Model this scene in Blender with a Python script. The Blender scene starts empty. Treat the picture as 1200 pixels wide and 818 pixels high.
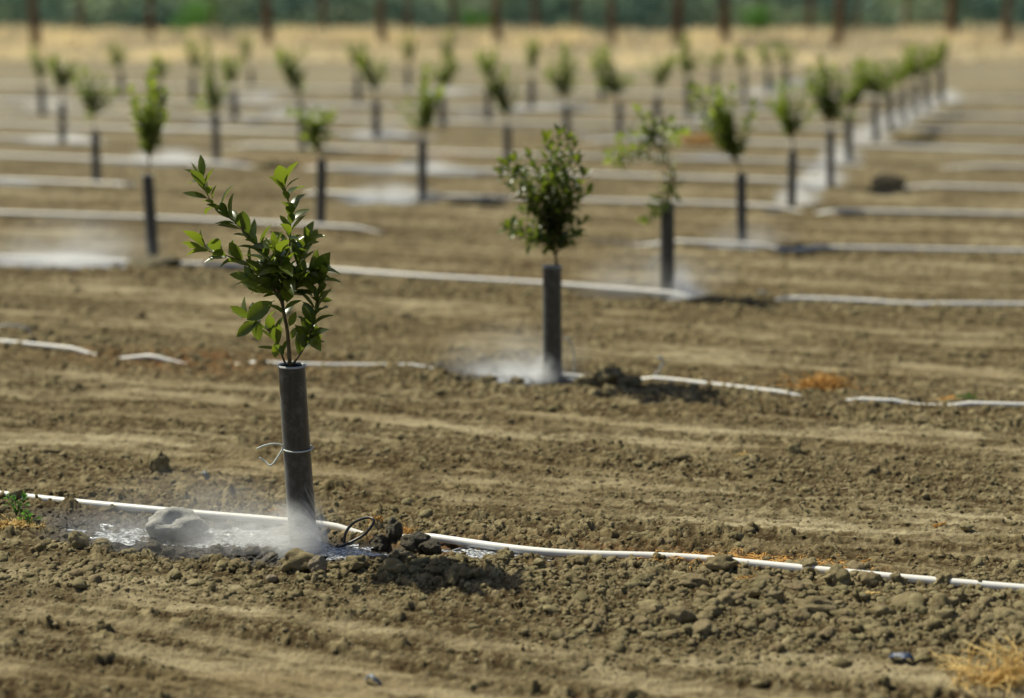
import bpy, math, random
import numpy as np
from mathutils import Vector, Matrix
R = math.radians
random.seed(11)
C = bpy.context.scene.collection
sc = bpy.context.scene

# ------------------------------------------------------------------ camera model
H = 1.78; F = 2051.0; CX, CY = 600.0, 409.0; HZ = 22.0
TH = math.atan((CY - HZ) / F); ct, st = math.cos(TH), math.sin(TH)
def ray(px, py):
    a, b = (px - CX) / F, (CY - py) / F
    return Vector((a, ct + b * st, -st + b * ct))
def at(px, py, z=0.0):                       # point of the ground seen at a pixel of the 1200x818 photo
    d = ray(px, py); k = (z - H) / d.z
    return Vector((d.x * k, d.y * k, z))
def atY(px, py, Y):
    d = ray(px, py); k = Y / d.y
    return Vector((d.x * k, Y, H + d.z * k))
RD = np.array([655.0, 2087.0]); RD /= np.linalg.norm(RD)     # across the pipes, away from the camera
CD = np.array([RD[1], -RD[0]])                               # along the pipes, to the right
def S(p): return p[0] * RD[0] + p[1] * RD[1]
def T(p): return p[0] * CD[0] + p[1] * CD[1]
def fromST(s, t): return (s * RD[0] + t * CD[0], s * RD[1] + t * CD[1])

# ------------------------------------------------------------------ noise
def hsh(ix, iy, seed):
    h = (ix.astype(np.int64) * 374761393 + iy.astype(np.int64) * 668265263 + seed * 982451653) & 0xFFFFFFFF
    h = ((h ^ (h >> 13)) * 1274126177) & 0xFFFFFFFF
    h = ((h ^ (h >> 16)) * 2246822519) & 0xFFFFFFFF
    h = h ^ (h >> 15)
    return (h & 0xFFFFFF).astype(np.float32) / float(0x1000000)
def perlin(x, y, seed=0):
    ix = np.floor(x); iy = np.floor(y); fx = x - ix; fy = y - iy
    ux = fx * fx * fx * (fx * (fx * 6 - 15) + 10); uy = fy * fy * fy * (fy * (fy * 6 - 15) + 10)
    def g(dx, dy):
        a = hsh(ix + dx, iy + dy, seed) * (2 * math.pi)
        return np.cos(a) * (fx - dx) + np.sin(a) * (fy - dy)
    a = g(0, 0) * (1 - ux) + g(1, 0) * ux; b = g(0, 1) * (1 - ux) + g(1, 1) * ux
    return (a * (1 - uy) + b * uy) * 1.5
def fbm(x, y, o=4, seed=0, gain=.5):
    s = 0; a = 1.0; f = 1.0
    for i in range(o):
        s = s + a * perlin(x * f + i * 17.3, y * f - i * 9.1, seed + i); a *= gain; f *= 2.03
    return s
def bumps(x, y, cell, seed, rmin=.25, rmax=.62, prob=.8):
    gx = x / cell; gy = y / cell; ix = np.floor(gx); iy = np.floor(gy)
    best = np.zeros_like(gx)
    for dx in (-1, 0, 1):
        for dy in (-1, 0, 1):
            cx = ix + dx; cy = iy + dy
            px = cx + .1 + .8 * hsh(cx, cy, seed); py = cy + .1 + .8 * hsh(cx, cy, seed + 1)
            q = hsh(cx, cy, seed + 2)
            r = rmin + (rmax - rmin) * q * q
            keep = hsh(cx, cy, seed + 3) < prob
            an = hsh(cx, cy, seed + 4) * 3.1416; el = .65 + .35 * hsh(cx, cy, seed + 5)
            ex = gx - px; ey = gy - py
            a1 = np.cos(an) * ex + np.sin(an) * ey; b1 = (-np.sin(an) * ex + np.cos(an) * ey) / el
            d2 = (a1 * a1 + b1 * b1) / (r * r)
            h = np.where(keep, r * np.sqrt(np.clip(1 - d2, 0, 1)), 0)
            best = np.maximum(best, h)
    return best * cell

# ------------------------------------------------------------------ rows of the orchard
ROWPX = [(357, 645), (647, 450), (782, 352), (870, 291), (928, 249), (973, 223), (995, 195), (1026, 170), (1043, 156), (1058, 148), (1072, 140), (1086, 132), (1103, 123)]
ROWS = [S(at(*p)) for p in ROWPX]
sp0 = ROWS[1] - ROWS[0]
EXT = [ROWS[0] - 3 * sp0, ROWS[0] - 2 * sp0, ROWS[0] - sp0] + ROWS + [ROWS[-1] + sp0 * 1.2 * (i + 1) for i in range(6)]
EXT = np.array(EXT)
WET = []      # (s, t, rs, rt, strength)
def wet(px0, px1, py, ds=.16, k=1.0):
    a = at(px0, py); b = at(px1, py + (px1 - px0) * .035)
    WET.append(((S(a) + S(b)) / 2, (T(a) + T(b)) / 2, ds, abs(T(b) - T(a)) / 2 + .05, k))
wet(40, 440, 626, .20); wet(60, 340, 643, .08); wet(330, 470, 640, .09); wet(515, 660, 647, .07); wet(520, 700, 440, .27); wet(650, 740, 446, .14, .6)
wet(-60, 172, 304, .45); wet(770, 812, 350, .2); wet(655, 780, 346, .2, .6)
wet(830, 905, 290, .2); wet(700, 790, 285, .2, .5)
for a in ((-20, 60, 214), (400, 520, 232), (150, 285, 188), (385, 590, 199), (905, 925, 247), (930, 968, 221),
          (100, 130, 217), (0, 105, 165), (420, 480, 160), (975, 990, 192), (960, 1000, 193), (1005, 1045, 165), (700, 800, 158), (520, 620, 130),
          (640, 700, 130), (180, 260, 150), (300, 380, 145), (40, 160, 128), (280, 360, 115), (560, 660, 150), (1100, 1126, 118)):
    wet(a[0], a[1], a[2], .32)
def wetness(s, t):
    w = np.zeros_like(s)
    ws = s + .05 * perlin(t * 6, s * 6, 71); wt = t + .12 * perlin(t * 3, s * 5, 72)
    for (s0, t0, rs, rt, k) in WET:
        d = ((ws - s0) / rs) ** 2 + ((wt - t0) / rt) ** 2
        w = np.maximum(w, k * np.clip(1.7 - 1.2 * d, 0, 1))
    return w
TQ = np.array([0, .12, .2, .28, .34, .42, .50, .57, .62, .68, .74, .79, .83, .90, 1.0])
TV = np.array([1, 1.0, .85, .65, .42, .52, .78, .75, .55, .34, .62, .42, .50, .95, 1.0])
def fields(x, y):
    s = x * RD[0] + y * RD[1]; t = x * CD[0] + y * CD[1]
    s = s + .07 * perlin(t * .35, s * .3, 5)
    i = np.clip(np.searchsorted(EXT, s) - 1, 0, len(EXT) - 2)
    q = (s - EXT[i]) / (EXT[i + 1] - EXT[i]); q = np.clip(q, 0, 1)
    q2 = np.clip(q + .035 * perlin(t * .9, s * 1.5, 6), 0, 1)
    rough = np.interp(q2, TQ, TV)
    rough = rough + .06 + .55 * fbm(t * .9, s * 6.5, 4, 7, .65) + .22 * fbm(t * 6, s * 13, 2, 8)
    rough = np.clip(rough, .06, 1.15)
    w = wetness(s, t)
    return s, t, q, rough, w
def height(x, y, full=True):
    x = np.asarray(x, dtype=np.float64); y = np.asarray(y, dtype=np.float64)
    s, t, q, rough, w = fields(x, y)
    dr = np.minimum(q, 1 - q)
    z = .030 * np.exp(-(dr / .10) ** 2) + .008 * fbm(t * .5, s * 1.1, 3, 21) + .008 * (rough - .5)
    z = z - .012 * np.exp(-((q - .69) / .05) ** 2) - .010 * np.exp(-((q - .34) / .05) ** 2)
    z = z + .0065 * fbm(t * 2.4, s * 11, 4, 22, .6) + .004 * fbm(t * 9, s * 22, 3, 23)    # long combed streaks
    if full:
        wx = x + .011 * fbm(x * 38, y * 38, 2, 31) + .02 * perlin(x * 9, y * 9, 33); wy = y + .011 * fbm(x * 38, y * 38, 2, 35) + .02 * perlin(x * 9, y * 9, 34)
        r2 = np.clip(rough, 0, 1.1) * (1 - .45 * w)
        z = z + r2 * (.55 * bumps(wx, wy, .075, 41, .15, .6, .55) * np.clip(rough - .05, 0, 1)
                      + .6 * bumps(wx, wy, .034, 51, .2, .6, .75) + .5 * bumps(wx, wy, .016, 61, .25, .6, .8))
        z = z + (.0026 + .0045 * r2) * fbm(x * 34, y * 34, 4, 81, .62)
    z = z - .028 * w
    return z
def gz(x, y, full=False):
    return float(height(np.array([x]), np.array([y]), full)[0])

# ------------------------------------------------------------------ object helpers
def tag(o, label=None, cat=None, group=None, kind=None):
    if label: o['label'] = label
    if cat: o['category'] = cat
    if group: o['group'] = group
    if kind: o['kind'] = kind
    return o
def link(name, me, mat=None, parent=None, loc=None):
    o = bpy.data.objects.new(name, me); C.objects.link(o)
    if mat is not None and me is not None and len(me.materials) == 0: me.materials.append(mat)
    if loc is not None: o.location = loc
    if parent is not None: o.parent = parent
    return o
def empty(name, loc):
    o = bpy.data.objects.new(name, None); o.empty_display_size = .1; C.objects.link(o); o.location = loc; return o
def npmesh(name, V, Fq, smooth=True, attrs=None):
    """V (n,3) array, Fq (m,k) array of faces with k corners"""
    me = bpy.data.meshes.new(name)
    V = np.asarray(V, dtype=np.float32); Fq = np.asarray(Fq, dtype=np.int32); m, k = Fq.shape
    me.vertices.add(len(V)); me.vertices.foreach_set('co', V.ravel())
    me.loops.add(m * k); me.loops.foreach_set('vertex_index', Fq.ravel())
    me.polygons.add(m); me.polygons.foreach_set('loop_start', np.arange(0, m * k, k, dtype=np.int32))
    me.polygons.foreach_set('loop_total', np.full(m, k, dtype=np.int32))
    me.polygons.foreach_set('use_smooth', np.full(m, smooth, dtype=bool))
    me.update(calc_edges=True)
    if attrs:
        for n, a in attrs.items():
            at_ = me.attributes.new(n, 'FLOAT', 'POINT'); at_.data.foreach_set('value', np.asarray(a, dtype=np.float32))
    me.validate()
    return me
class MB:
    def __init__(s): s.v = []; s.f = []; s.a = []
    def add(s, vs, fs, a=0.0):
        o = len(s.v); s.v += [tuple(v) for v in vs]; s.f += [tuple(i + o for i in f) for f in fs]; s.a += [a] * len(vs)
    def tube(s, pts, rad, seg=10, cap=True, a=0.0):
        pts = [Vector(p) for p in pts]; n = len(pts)
        if not hasattr(rad, '__len__'): rad = [rad] * n
        vs = []; up = Vector((0, 0, 1)); prev = None
        for i, p in enumerate(pts):
            d = (pts[min(i + 1, n - 1)] - pts[max(i - 1, 0)]).normalized()
            if prev is None:
                x = d.cross(up if abs(d.z) < .9 else Vector((1, 0, 0))).normalized()
            else:
                x = (prev - d * prev.dot(d)).normalized()
            prev = x; y = d.cross(x)
            for k in range(seg):
                th = 2 * math.pi * k / seg
                vs.append(p + (x * math.cos(th) + y * math.sin(th)) * rad[i])
        fs = [(i * seg + k, i * seg + (k + 1) % seg, (i + 1) * seg + (k + 1) % seg, (i + 1) * seg + k) for i in range(n - 1) for k in range(seg)]
        if cap: fs.append(tuple(reversed(range(seg)))); fs.append(tuple(range((n - 1) * seg, n * seg)))
        s.add(vs, fs, a)
    def build(s, name, mat, parent=None, loc=(0, 0, 0), smooth=True, origin=None):
        me = bpy.data.meshes.new(name)
        org = Vector(origin) if origin is not None else Vector((0, 0, 0))
        me.from_pydata([tuple(Vector(v) - org) for v in s.v], [], s.f)
        me.polygons.foreach_set('use_smooth', [smooth] * len(s.f))
        a = me.attributes.new('tint', 'FLOAT', 'POINT'); a.data.foreach_set('value', s.a)
        me.update()
        return link(name, me, mat, parent, loc if origin is None or parent is not None else org)
def spline(pts, n=8):
    P = [Vector(p) for p in pts]; P = [P[0] * 2 - P[1]] + P + [P[-1] * 2 - P[-2]]
    out = []
    for i in range(1, len(P) - 2):
        for k in range(n):
            t = k / n
            out.append(.5 * ((2 * P[i]) + (P[i + 1] - P[i - 1]) * t + (2 * P[i - 1] - 5 * P[i] + 4 * P[i + 1] - P[i + 2]) * t * t + (3 * P[i] - P[i - 1] - 3 * P[i + 1] + P[i + 2]) * t ** 3))
    out.append(P[-2]); return out

# ------------------------------------------------------------------ materials
def mat(name):
    m = bpy.data.materials.new(name); m.use_nodes = True; nt = m.node_tree
    for n in list(nt.nodes): nt.nodes.remove(n)
    out = nt.nodes.new('ShaderNodeOutputMaterial'); return m, nt, out
def N(nt, t, **kw):
    n = nt.nodes.new(t)
    for k, v in kw.items():
        if k.startswith('i_'): n.inputs[k[2:].replace('_', ' ')].default_value = v
        else: setattr(n, k, v)
    return n
def noise(nt, vec, scale, det=5, rough=.55):
    n = N(nt, 'ShaderNodeTexNoise'); n.inputs['Scale'].default_value = scale; n.inputs['Detail'].default_value = det; n.inputs['Roughness'].default_value = rough
    if vec is not None: nt.links.new(vec, n.inputs['Vector'])
    return n.outputs['Fac']
def ramp(nt, fac, stops):
    r = N(nt, 'ShaderNodeValToRGB'); e = r.color_ramp.elements
    while len(e) < len(stops): e.new(.5)
    for i, (p, c) in enumerate(stops): e[i].position = p; e[i].color = (*c, 1) if len(c) == 3 else c
    nt.links.new(fac, r.inputs['Fac']); return r.outputs['Color']
def mix(nt, a, b, fac, mode='MIX'):
    m = N(nt, 'ShaderNodeMix', data_type='RGBA', blend_type=mode)
    for s, v in ((m.inputs[6], a), (m.inputs[7], b), (m.inputs[0], fac)):
        if isinstance(v, (tuple, float, int)): s.default_value = (*v, 1) if isinstance(v, tuple) and len(v) == 3 else v
        else: nt.links.new(v, s)
    return m.outputs[2]
def attr(nt, n): return N(nt, 'ShaderNodeAttribute', attribute_name=n).outputs['Fac']
def math_(nt, op, a, b=None, c=None, clamp=False):
    m = N(nt, 'ShaderNodeMath', operation=op, use_clamp=clamp)
    for i, v in enumerate((a, b, c)):
        if v is None: continue
        if isinstance(v, (int, float)): m.inputs[i].default_value = v
        else: nt.links.new(v, m.inputs[i])
    return m.outputs[0]
def obj_co(nt): return N(nt, 'ShaderNodeTexCoord').outputs['Object']
def geo_co(nt): return N(nt, 'ShaderNodeNewGeometry').outputs['Position']
def bump(nt, h, strength, dist):
    b = N(nt, 'ShaderNodeBump'); b.inputs['Strength'].default_value = strength; b.inputs['Distance'].default_value = dist
    nt.links.new(h, b.inputs['Height']); return b.outputs['Normal']
def principled(nt, out, color, rough=.9, spec=.3, normal=None, **kw):
    p = N(nt, 'ShaderNodeBsdfPrincipled')
    if isinstance(color, tuple): p.inputs['Base Color'].default_value = (*color, 1)
    else: nt.links.new(color, p.inputs['Base Color'])
    for k, v in (('Roughness', rough), ('Specular IOR Level', spec)):
        if isinstance(v, (int, float)): p.inputs[k].default_value = v
        else: nt.links.new(v, p.inputs[k])
    if normal is not None: nt.links.new(normal, p.inputs['Normal'])
    for k, v in kw.items(): p.inputs[k.replace('_', ' ')].default_value = v
    nt.links.new(p.outputs[0], out.inputs['Surface']); return p

def soil_mat():
    m, nt, out = mat('soil'); co = geo_co(nt)
    n1 = noise(nt, co, 1.3, 4); n2 = noise(nt, co, 14, 6, .65); n3 = noise(nt, co, 90, 4, .7)
    base = ramp(nt, n2, [(.30, (.092, .072, .034)), (.5, (.258, .212, .113)), (.68, (.475, .405, .240))])
    base = mix(nt, base, (.27, .23, .135), math_(nt, 'MULTIPLY', n1, .4))
    tan = ramp(nt, n3, [(.3, (.335, .280, .165)), (.7, (.555, .480, .315))])
    base = mix(nt, base, tan, attr(nt, 'tan'))
    hollow_shade = attr(nt, 'cav_shade')
    base = mix(nt, base, (.055, .032, .012), hollow_shade)  # crevice shade between clods painted into the soil colour
    rust = math_(nt, 'MULTIPLY', attr(nt, 'rust'), ramp(nt, n2, [(.4, (0, 0, 0)), (.6, (1, 1, 1))]), None)
    base = mix(nt, base, (.33, .15, .05), rust)
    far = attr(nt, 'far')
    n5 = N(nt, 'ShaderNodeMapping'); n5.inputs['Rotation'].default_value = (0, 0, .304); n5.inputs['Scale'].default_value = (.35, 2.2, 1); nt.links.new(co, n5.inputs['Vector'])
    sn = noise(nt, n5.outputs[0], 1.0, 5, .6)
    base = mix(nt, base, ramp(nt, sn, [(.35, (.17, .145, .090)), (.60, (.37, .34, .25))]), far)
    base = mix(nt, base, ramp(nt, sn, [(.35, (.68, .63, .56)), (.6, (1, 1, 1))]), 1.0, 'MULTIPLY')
    w = attr(nt, 'wet')
    wn = math_(nt, 'MULTIPLY', w, ramp(nt, n2, [(.2, (.7, .7, .7)), (.6, (1, 1, 1))]))
    wetc = mix(nt, base, (.20, .17, .16), 1.0, 'MULTIPLY')
    base = mix(nt, base, wetc, wn)
    rg = math_(nt, 'SUBTRACT', .95, math_(nt, 'MULTIPLY', wn, .72))
    sp = math_(nt, 'ADD', .15, math_(nt, 'MULTIPLY', wn, .55))
    n6 = N(nt, 'ShaderNodeMapping'); n6.inputs['Rotation'].default_value = (0, 0, .304); n6.inputs['Scale'].default_value = (5, 30, 10); nt.links.new(co, n6.inputs['Vector'])
    fs_ = noise(nt, n6.outputs[0], 1.0, 5, .65)
    base = mix(nt, base, ramp(nt, fs_, [(.36, (.70, .65, .58)), (.50, (1, 1, 1)), (.75, (1.15, 1.15, 1.12))]), .8, 'MULTIPLY')
    nb = bump(nt, math_(nt, 'ADD', math_(nt, 'ADD', n3, noise(nt, co, 260, 3)), math_(nt, 'MULTIPLY', noise(nt, co, 45, 5, .7), 2.0)), .8, .006)
    principled(nt, out, base, rg, sp, nb); return m
def clod_mat(name, dark, light, rough=.95, spec=.15, sc_=18):
    m, nt, out = mat(name); co = geo_co(nt)
    n2 = noise(nt, co, sc_, 6, .6); n3 = noise(nt, co, 150, 4, .7)
    c = ramp(nt, n2, [(.3, dark), (.7, light)])
    t = attr(nt, 'tint'); c = mix(nt, c, (.36, .275, .165), math_(nt, 'MULTIPLY', t, .6))
    w = attr(nt, 'wet')
    c = mix(nt, c, mix(nt, c, (.14, .12, .11), 1.0, 'MULTIPLY'), w)
    rg = math_(nt, 'SUBTRACT', rough, math_(nt, 'MULTIPLY', w, .62))
    principled(nt, out, c, rg, math_(nt, 'ADD', spec, math_(nt, 'MULTIPLY', w, .4)), bump(nt, math_(nt, 'ADD', math_(nt, 'MULTIPLY', noise(nt, co, 55, 6, .75), 2.0), n3), .9, .009)); return m
M = {}
M['soil'] = soil_mat()
M['clod'] = clod_mat('clod_soil', (.115, .092, .041), (.450, .388, .215))
M['rock'] = clod_mat('pale_stone', (.25, .21, .15), (.42, .37, .28), .85, .25, 30)
M['wet_grey'] = clod_mat('wet_grey_mud', (.44, .43, .40), (.68, .67, .63), .55, .4, 25)

def leaf_mat(name, dark, light, trans, gloss=.38):
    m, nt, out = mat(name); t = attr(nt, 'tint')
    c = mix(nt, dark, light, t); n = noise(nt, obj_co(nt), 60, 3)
    c = mix(nt, c, (1.25, 1.2, 1.1), n, 'MULTIPLY') if False else c
    p = N(nt, 'ShaderNodeBsdfPrincipled'); nt.links.new(c, p.inputs['Base Color']); p.inputs['Roughness'].default_value = gloss; p.inputs['Specular IOR Level'].default_value = .5
    tr = N(nt, 'ShaderNodeBsdfTranslucent'); nt.links.new(mix(nt, trans, (trans[0] * 1.7, trans[1] * 1.5, trans[2]), t), tr.inputs['Color'])
    ms = N(nt, 'ShaderNodeMixShader'); ms.inputs[0].default_value = .42
    nt.links.new(p.outputs[0], ms.inputs[1]); nt.links.new(tr.outputs[0], ms.inputs[2]); nt.links.new(ms.outputs[0], out.inputs['Surface']); return m
M['leaf'] = leaf_mat('citrus_leaf', (.030, .050, .012), (.105, .150, .032), (.18, .26, .024), .30)
M['leaf_pale'] = leaf_mat('citrus_leaf_pale', (.055, .085, .022), (.19, .25, .06), (.30, .42, .06))
M['far_leaf'] = leaf_mat('crown_leaf', (.025, .055, .025), (.06, .10, .035), (.05, .10, .03), .6)
M['wood_leaf'] = leaf_mat('hazy_woodland_leaf', (.15, .26, .23), (.50, .55, .44), (.24, .36, .30), .9)  # pale desaturated teal: aerial haze mixed into the leaf colour
M['weed_leaf'] = leaf_mat('weed_leaf', (.04, .13, .03), (.12, .25, .06), (.10, .30, .04), .5)
def simple(name, c1, c2, scale=20, rough=.6, spec=.4, bs=.3, bd=.002, stretch=None, **kw):
    m, nt, out = mat(name); co = obj_co(nt)
    if stretch:
        mp = N(nt, 'ShaderNodeMapping'); mp.inputs['Scale'].default_value = stretch; nt.links.new(co, mp.inputs['Vector']); co = mp.outputs[0]
    n = noise(nt, co, scale, 5, .6)
    principled(nt, out, ramp(nt, n, [(.3, c1), (.7, c2)]), rough, spec, bump(nt, n, bs, bd), **kw); return m
M['bark'] = simple('sapling_bark', (.09, .075, .035), (.20, .16, .09), 60, .8, .2)
M['pipe'] = simple('white_pvc', (.80, .78, .73), (.90, .89, .86), 14, .38, .5, .05, .001, (1, 1, 1))
M['black'] = simple('black_tubing', (.015, .015, .016), (.035, .035, .035), 30, .35, .5, .05, .001)
M['grey_tube'] = simple('pale_grey_tubing', (.30, .32, .33), (.5, .52, .53), 30, .35, .5, .05, .001)
M['string'] = simple('pale_string', (.55, .62, .6), (.75, .8, .78), 50, .6, .3)
M['straw'] = simple('dry_straw', (.62, .40, .12), (.90, .68, .30), 30, .8, .2)
M['orange'] = simple('rusty_dry_leaves', (.42, .22, .06), (.70, .42, .14), 40, .85, .15)
M['drygrass'] = leaf_mat('dry_grass', (.66, .56, .37), (.95, .90, .76), (.74, .66, .48), .9)
M['oldbark'] = simple('old_bark', (.13, .072, .042), (.23, .145, .09), 6, .95, .1, .8, .03, (1, 1, .25))
M['blue'] = simple('blue_plastic', (.03, .045, .09), (.07, .10, .17), 40, .45, .4)
M['paleblue'] = simple('pale_scrap', (.16, .19, .23), (.26, .30, .34), 40, .5, .4)
# trunk guard: dark grey plastic sleeve, lengthwise streaks, dusty and wet towards the foot
def guard_mat():
    m, nt, out = mat('grey_plastic_sleeve'); co = obj_co(nt)
    mp = N(nt, 'ShaderNodeMapping'); mp.inputs['Scale'].default_value = (1, 1, .07); nt.links.new(co, mp.inputs['Vector'])
    n = noise(nt, mp.outputs[0], 55, 6, .7); n2 = noise(nt, co, 22, 6, .7)
    c = ramp(nt, n, [(.3, (.013, .015, .019)), (.7, (.040, .045, .054))])
    c = mix(nt, c, (.15, .155, .16), math_(nt, 'MULTIPLY', ramp(nt, n2, [(.48, (0, 0, 0)), (.72, (1, 1, 1))]), .6))
    sep = N(nt, 'ShaderNodeSeparateXYZ'); nt.links.new(co, sep.inputs[0])
    foot = math_(nt, 'SUBTRACT', 1.0, math_(nt, 'DIVIDE', sep.outputs[2], .16), None, True)
    c = mix(nt, c, (.15, .15, .14), math_(nt, 'MULTIPLY', foot, .6))
    principled(nt, out, c, .36, .55, bump(nt, n, .35, .003), Sheen_Weight=.18, Coat_Weight=.30, Coat_Roughness=.25); return m
M['guard'] = guard_mat()
M['rim'] = simple('sleeve_rim', (.35, .36, .36), (.55, .56, .56), 30, .5, .4)
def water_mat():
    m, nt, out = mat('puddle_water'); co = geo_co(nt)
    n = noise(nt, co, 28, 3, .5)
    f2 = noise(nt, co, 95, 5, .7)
    principled(nt, out, ramp(nt, f2, [(.43, (.08, .08, .08)), (.52, (.36, .39, .43)), (.60, (.95, .97, 1.0))]), .14, .9, bump(nt, n, .8, .03)); return m  # pale flecks paint sky reflection and sparkle into the churned water
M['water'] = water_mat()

# ------------------------------------------------------------------ ground sheet
ud = np.linspace(-.40, .40, 1150)
uo = .40 + np.cumsum(.0008 * 1.09 ** np.arange(1, 72)); uo = uo[uo < 4.0]
U = np.concatenate([-uo[::-1], ud, uo])
ys = [-30, -15, -7, -3, 0, 1.2, 2.2, 3.0, 3.4, 3.7]
yy = 3.9
while yy < 12: ys.append(yy); yy *= 1.00135
while yy < 32: ys.append(yy); yy *= 1.0035
while yy < 3500: ys.append(yy); yy *= 1.03
Y = np.array(ys); W = np.maximum(np.abs(Y), 3.0)
X2 = W[:, None] * U[None, :]; Y2 = np.repeat(Y[:, None], len(U), 1)
xf, yf = X2.ravel(), Y2.ravel()
near = yf < 45
Z = np.zeros_like(xf); Rg = np.full_like(xf, .4); Wt = np.zeros_like(xf)
Z[near] = height(xf[near], yf[near])
_, _, _, Rg_, Wt_ = fields(xf, yf)
Rg = Rg_; Wt = Wt_
farm = ~near
Z[farm] = .03 * perlin(xf[farm] * .3, yf[farm] * .3, 9)
low = height(xf[near], yf[near], False)
cav_shade = np.zeros_like(xf)
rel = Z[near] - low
cav_shade[near] = np.clip((.007 - rel) / .007, 0, 1) * np.clip(Rg[near] - .25, 0, .6) * 1.45
nfar = np.clip((yf - 14) / 40, 0, 1)  # soil turns greyer with distance, haze put into its colour
tanv = np.clip(1.05 - 1.45 * Rg, 0, 1) * .95
rust = np.zeros_like(xf)
def rustspot(px, py, rs, rt, k=1):
    p = at(px, py); s_ = xf * RD[0] + yf * RD[1]; t_ = xf * CD[0] + yf * CD[1]
    np.maximum(rust, k * np.exp(-((s_ - S(p)) / rs) ** 2 - ((t_ - T(p)) / rt) ** 2), out=rust)
rustspot(230, 426, .25, .7, .8); rustspot(590, 330, .2, .8, .5); rustspot(560, 650, .1, .4, .7); rustspot(860, 660, .1, .5, .7); rustspot(900, 455, .15, .6, .6); rustspot(320, 188, .4, .8, .8); rustspot(490, 184, .4, .6, .7); rustspot(640, 66, 6, 8, .8)
nr, nc = X2.shape
idx = np.arange(nr * nc).reshape(nr, nc)
Fq = np.stack([idx[:-1, :-1], idx[:-1, 1:], idx[1:, 1:], idx[1:, :-1]], -1).reshape(-1, 4)
me = npmesh('ground', np.stack([xf, yf, Z], 1), Fq, True, dict(tan=tanv, wet=Wt, cav_shade=cav_shade, rust=rust, far=nfar * .75))
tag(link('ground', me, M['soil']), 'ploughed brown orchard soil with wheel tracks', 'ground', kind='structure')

# ------------------------------------------------------------------ clod shapes
def ico(sub):
    import bmesh
    bm = bmesh.new(); bmesh.ops.create_icosphere(bm, subdivisions=sub, radius=1.0)
    v = np.array([v.co[:] for v in bm.verts]); f = np.array([[q.index for q in p.verts] for p in bm.faces]); bm.free(); return v, f
ICO = {k: ico(k) for k in (1, 2, 3, 4)}
rng = np.random.default_rng(5)
def rocky(sub, seed, amp=.28, box=.45, freq=1.6):
    v, f = ICO[sub]; v = v.copy(); r = np.ones(len(v))
    a = seed * 3.7
    r += amp * (perlin(v[:, 0] * freq + a, v[:, 1] * freq + v[:, 2] * 1.3 + a, seed) + perlin(v[:, 2] * freq - a, v[:, 0] * freq - v[:, 1], seed + 9))
    if sub > 2:
        r += amp * .35 * perlin(v[:, 0] * 4.3 + a, v[:, 1] * 4.1 - v[:, 2] * 3 + a, seed + 5) + amp * .15 * perlin(v[:, 1] * 9 + a, v[:, 2] * 9 - v[:, 0] * 5, seed + 6)
    v *= r[:, None]
    rr = np.random.default_rng(seed)
    if sub == 2: r2_ = 1 + .22 * perlin(v[:, 0] * 3.9 + a, v[:, 1] * 3.7 - v[:, 2] * 3.1, seed + 15); v *= r2_[:, None]
    for k in range(8):                                            # a few broken faces
        n = rr.normal(size=3); n /= np.linalg.norm(n); d = v @ n; lim = .62 + .3 * rr.random()
        ex = np.clip(d - lim, 0, None); v -= ex[:, None] * n * box * 1.6
    return v, f
protos = {1: [rocky(1, i + 1, .5, .6) for i in range(24)], 2: [rocky(2, i + 40, .42, .6) for i in range(40)], 3: [rocky(3, i + 80, .42, .6) for i in range(40)]}
def scatter(n, xy, size, sub, name_seed=0):
    Vs = []; Fs = []; A = []; Wn = []; off = 0
    x, y = xy[:, 0], xy[:, 1]; z = height(x, y); _, t_, _, rg, w = fields(x, y)
    for i in range(n):
        v, f = protos[sub][rng.integers(len(protos[sub]))]
        a = rng.random() * 6.283; c, s = math.cos(a), math.sin(a)
        sc3 = size[i] * np.array([1.1, .6 + .5 * rng.random(), .45 + .45 * rng.random()])
        q = v * sc3; q = np.stack([q[:, 0] * c - q[:, 1] * s, q[:, 0] * s + q[:, 1] * c, q[:, 2]], 1)
        q += (x[i], y[i], z[i] + size[i] * (.12 - .4 * rng.random()))
        Vs.append(q); Fs.append(f + off); off += len(q); A.append(np.full(len(q), rng.random() ** 1.5)); Wn.append(np.full(len(q), w[i]))
    return np.concatenate(Vs), np.concatenate(Fs), np.concatenate(A), np.concatenate(Wn)
def clod_field(count, y0, y1, sub, smin, smax, power, umax=.36):
    pts = []; sizes = []
    while len(pts) < count:
        m = 20000
        u = rng.uniform(-umax, umax, m); yv = np.sqrt(rng.uniform(y0 ** 2, y1 ** 2, m)); x = u * yv
        _, t_, q, rg, w = fields(x, yv)
        dr = np.minimum(q, 1 - q)
        pr = np.clip((rg - .3), 0, 1) ** 1.6 * (.4 + .8 * np.exp(-(dr / .16) ** 2)) * (1 - .5 * np.clip(w, 0, 1))
        k = rng.random(m) < pr
        for a, b in zip(x[k], yv[k]):
            pts.append((a, b)); sizes.append(smin * (1 - rng.random()) ** (-1 / power))
    pts = np.array(pts[:count]); sizes = np.minimum(np.array(sizes[:count]), smax)
    return scatter(count, pts, sizes, sub)
def bank(count, x0, x1, y0, y1, sub, smin, smax):
    P = []
    for i in range(count):
        q = at(rng.uniform(x0, x1), 0.5 * (y0 + y1) + (y1 - y0) * .5 * np.clip(rng.normal(0, .5), -1, 1)); P.append((q.x, q.y))
    return scatter(count, np.array(P), smin + (smax - smin) * rng.random(count) ** 4, sub)
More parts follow.
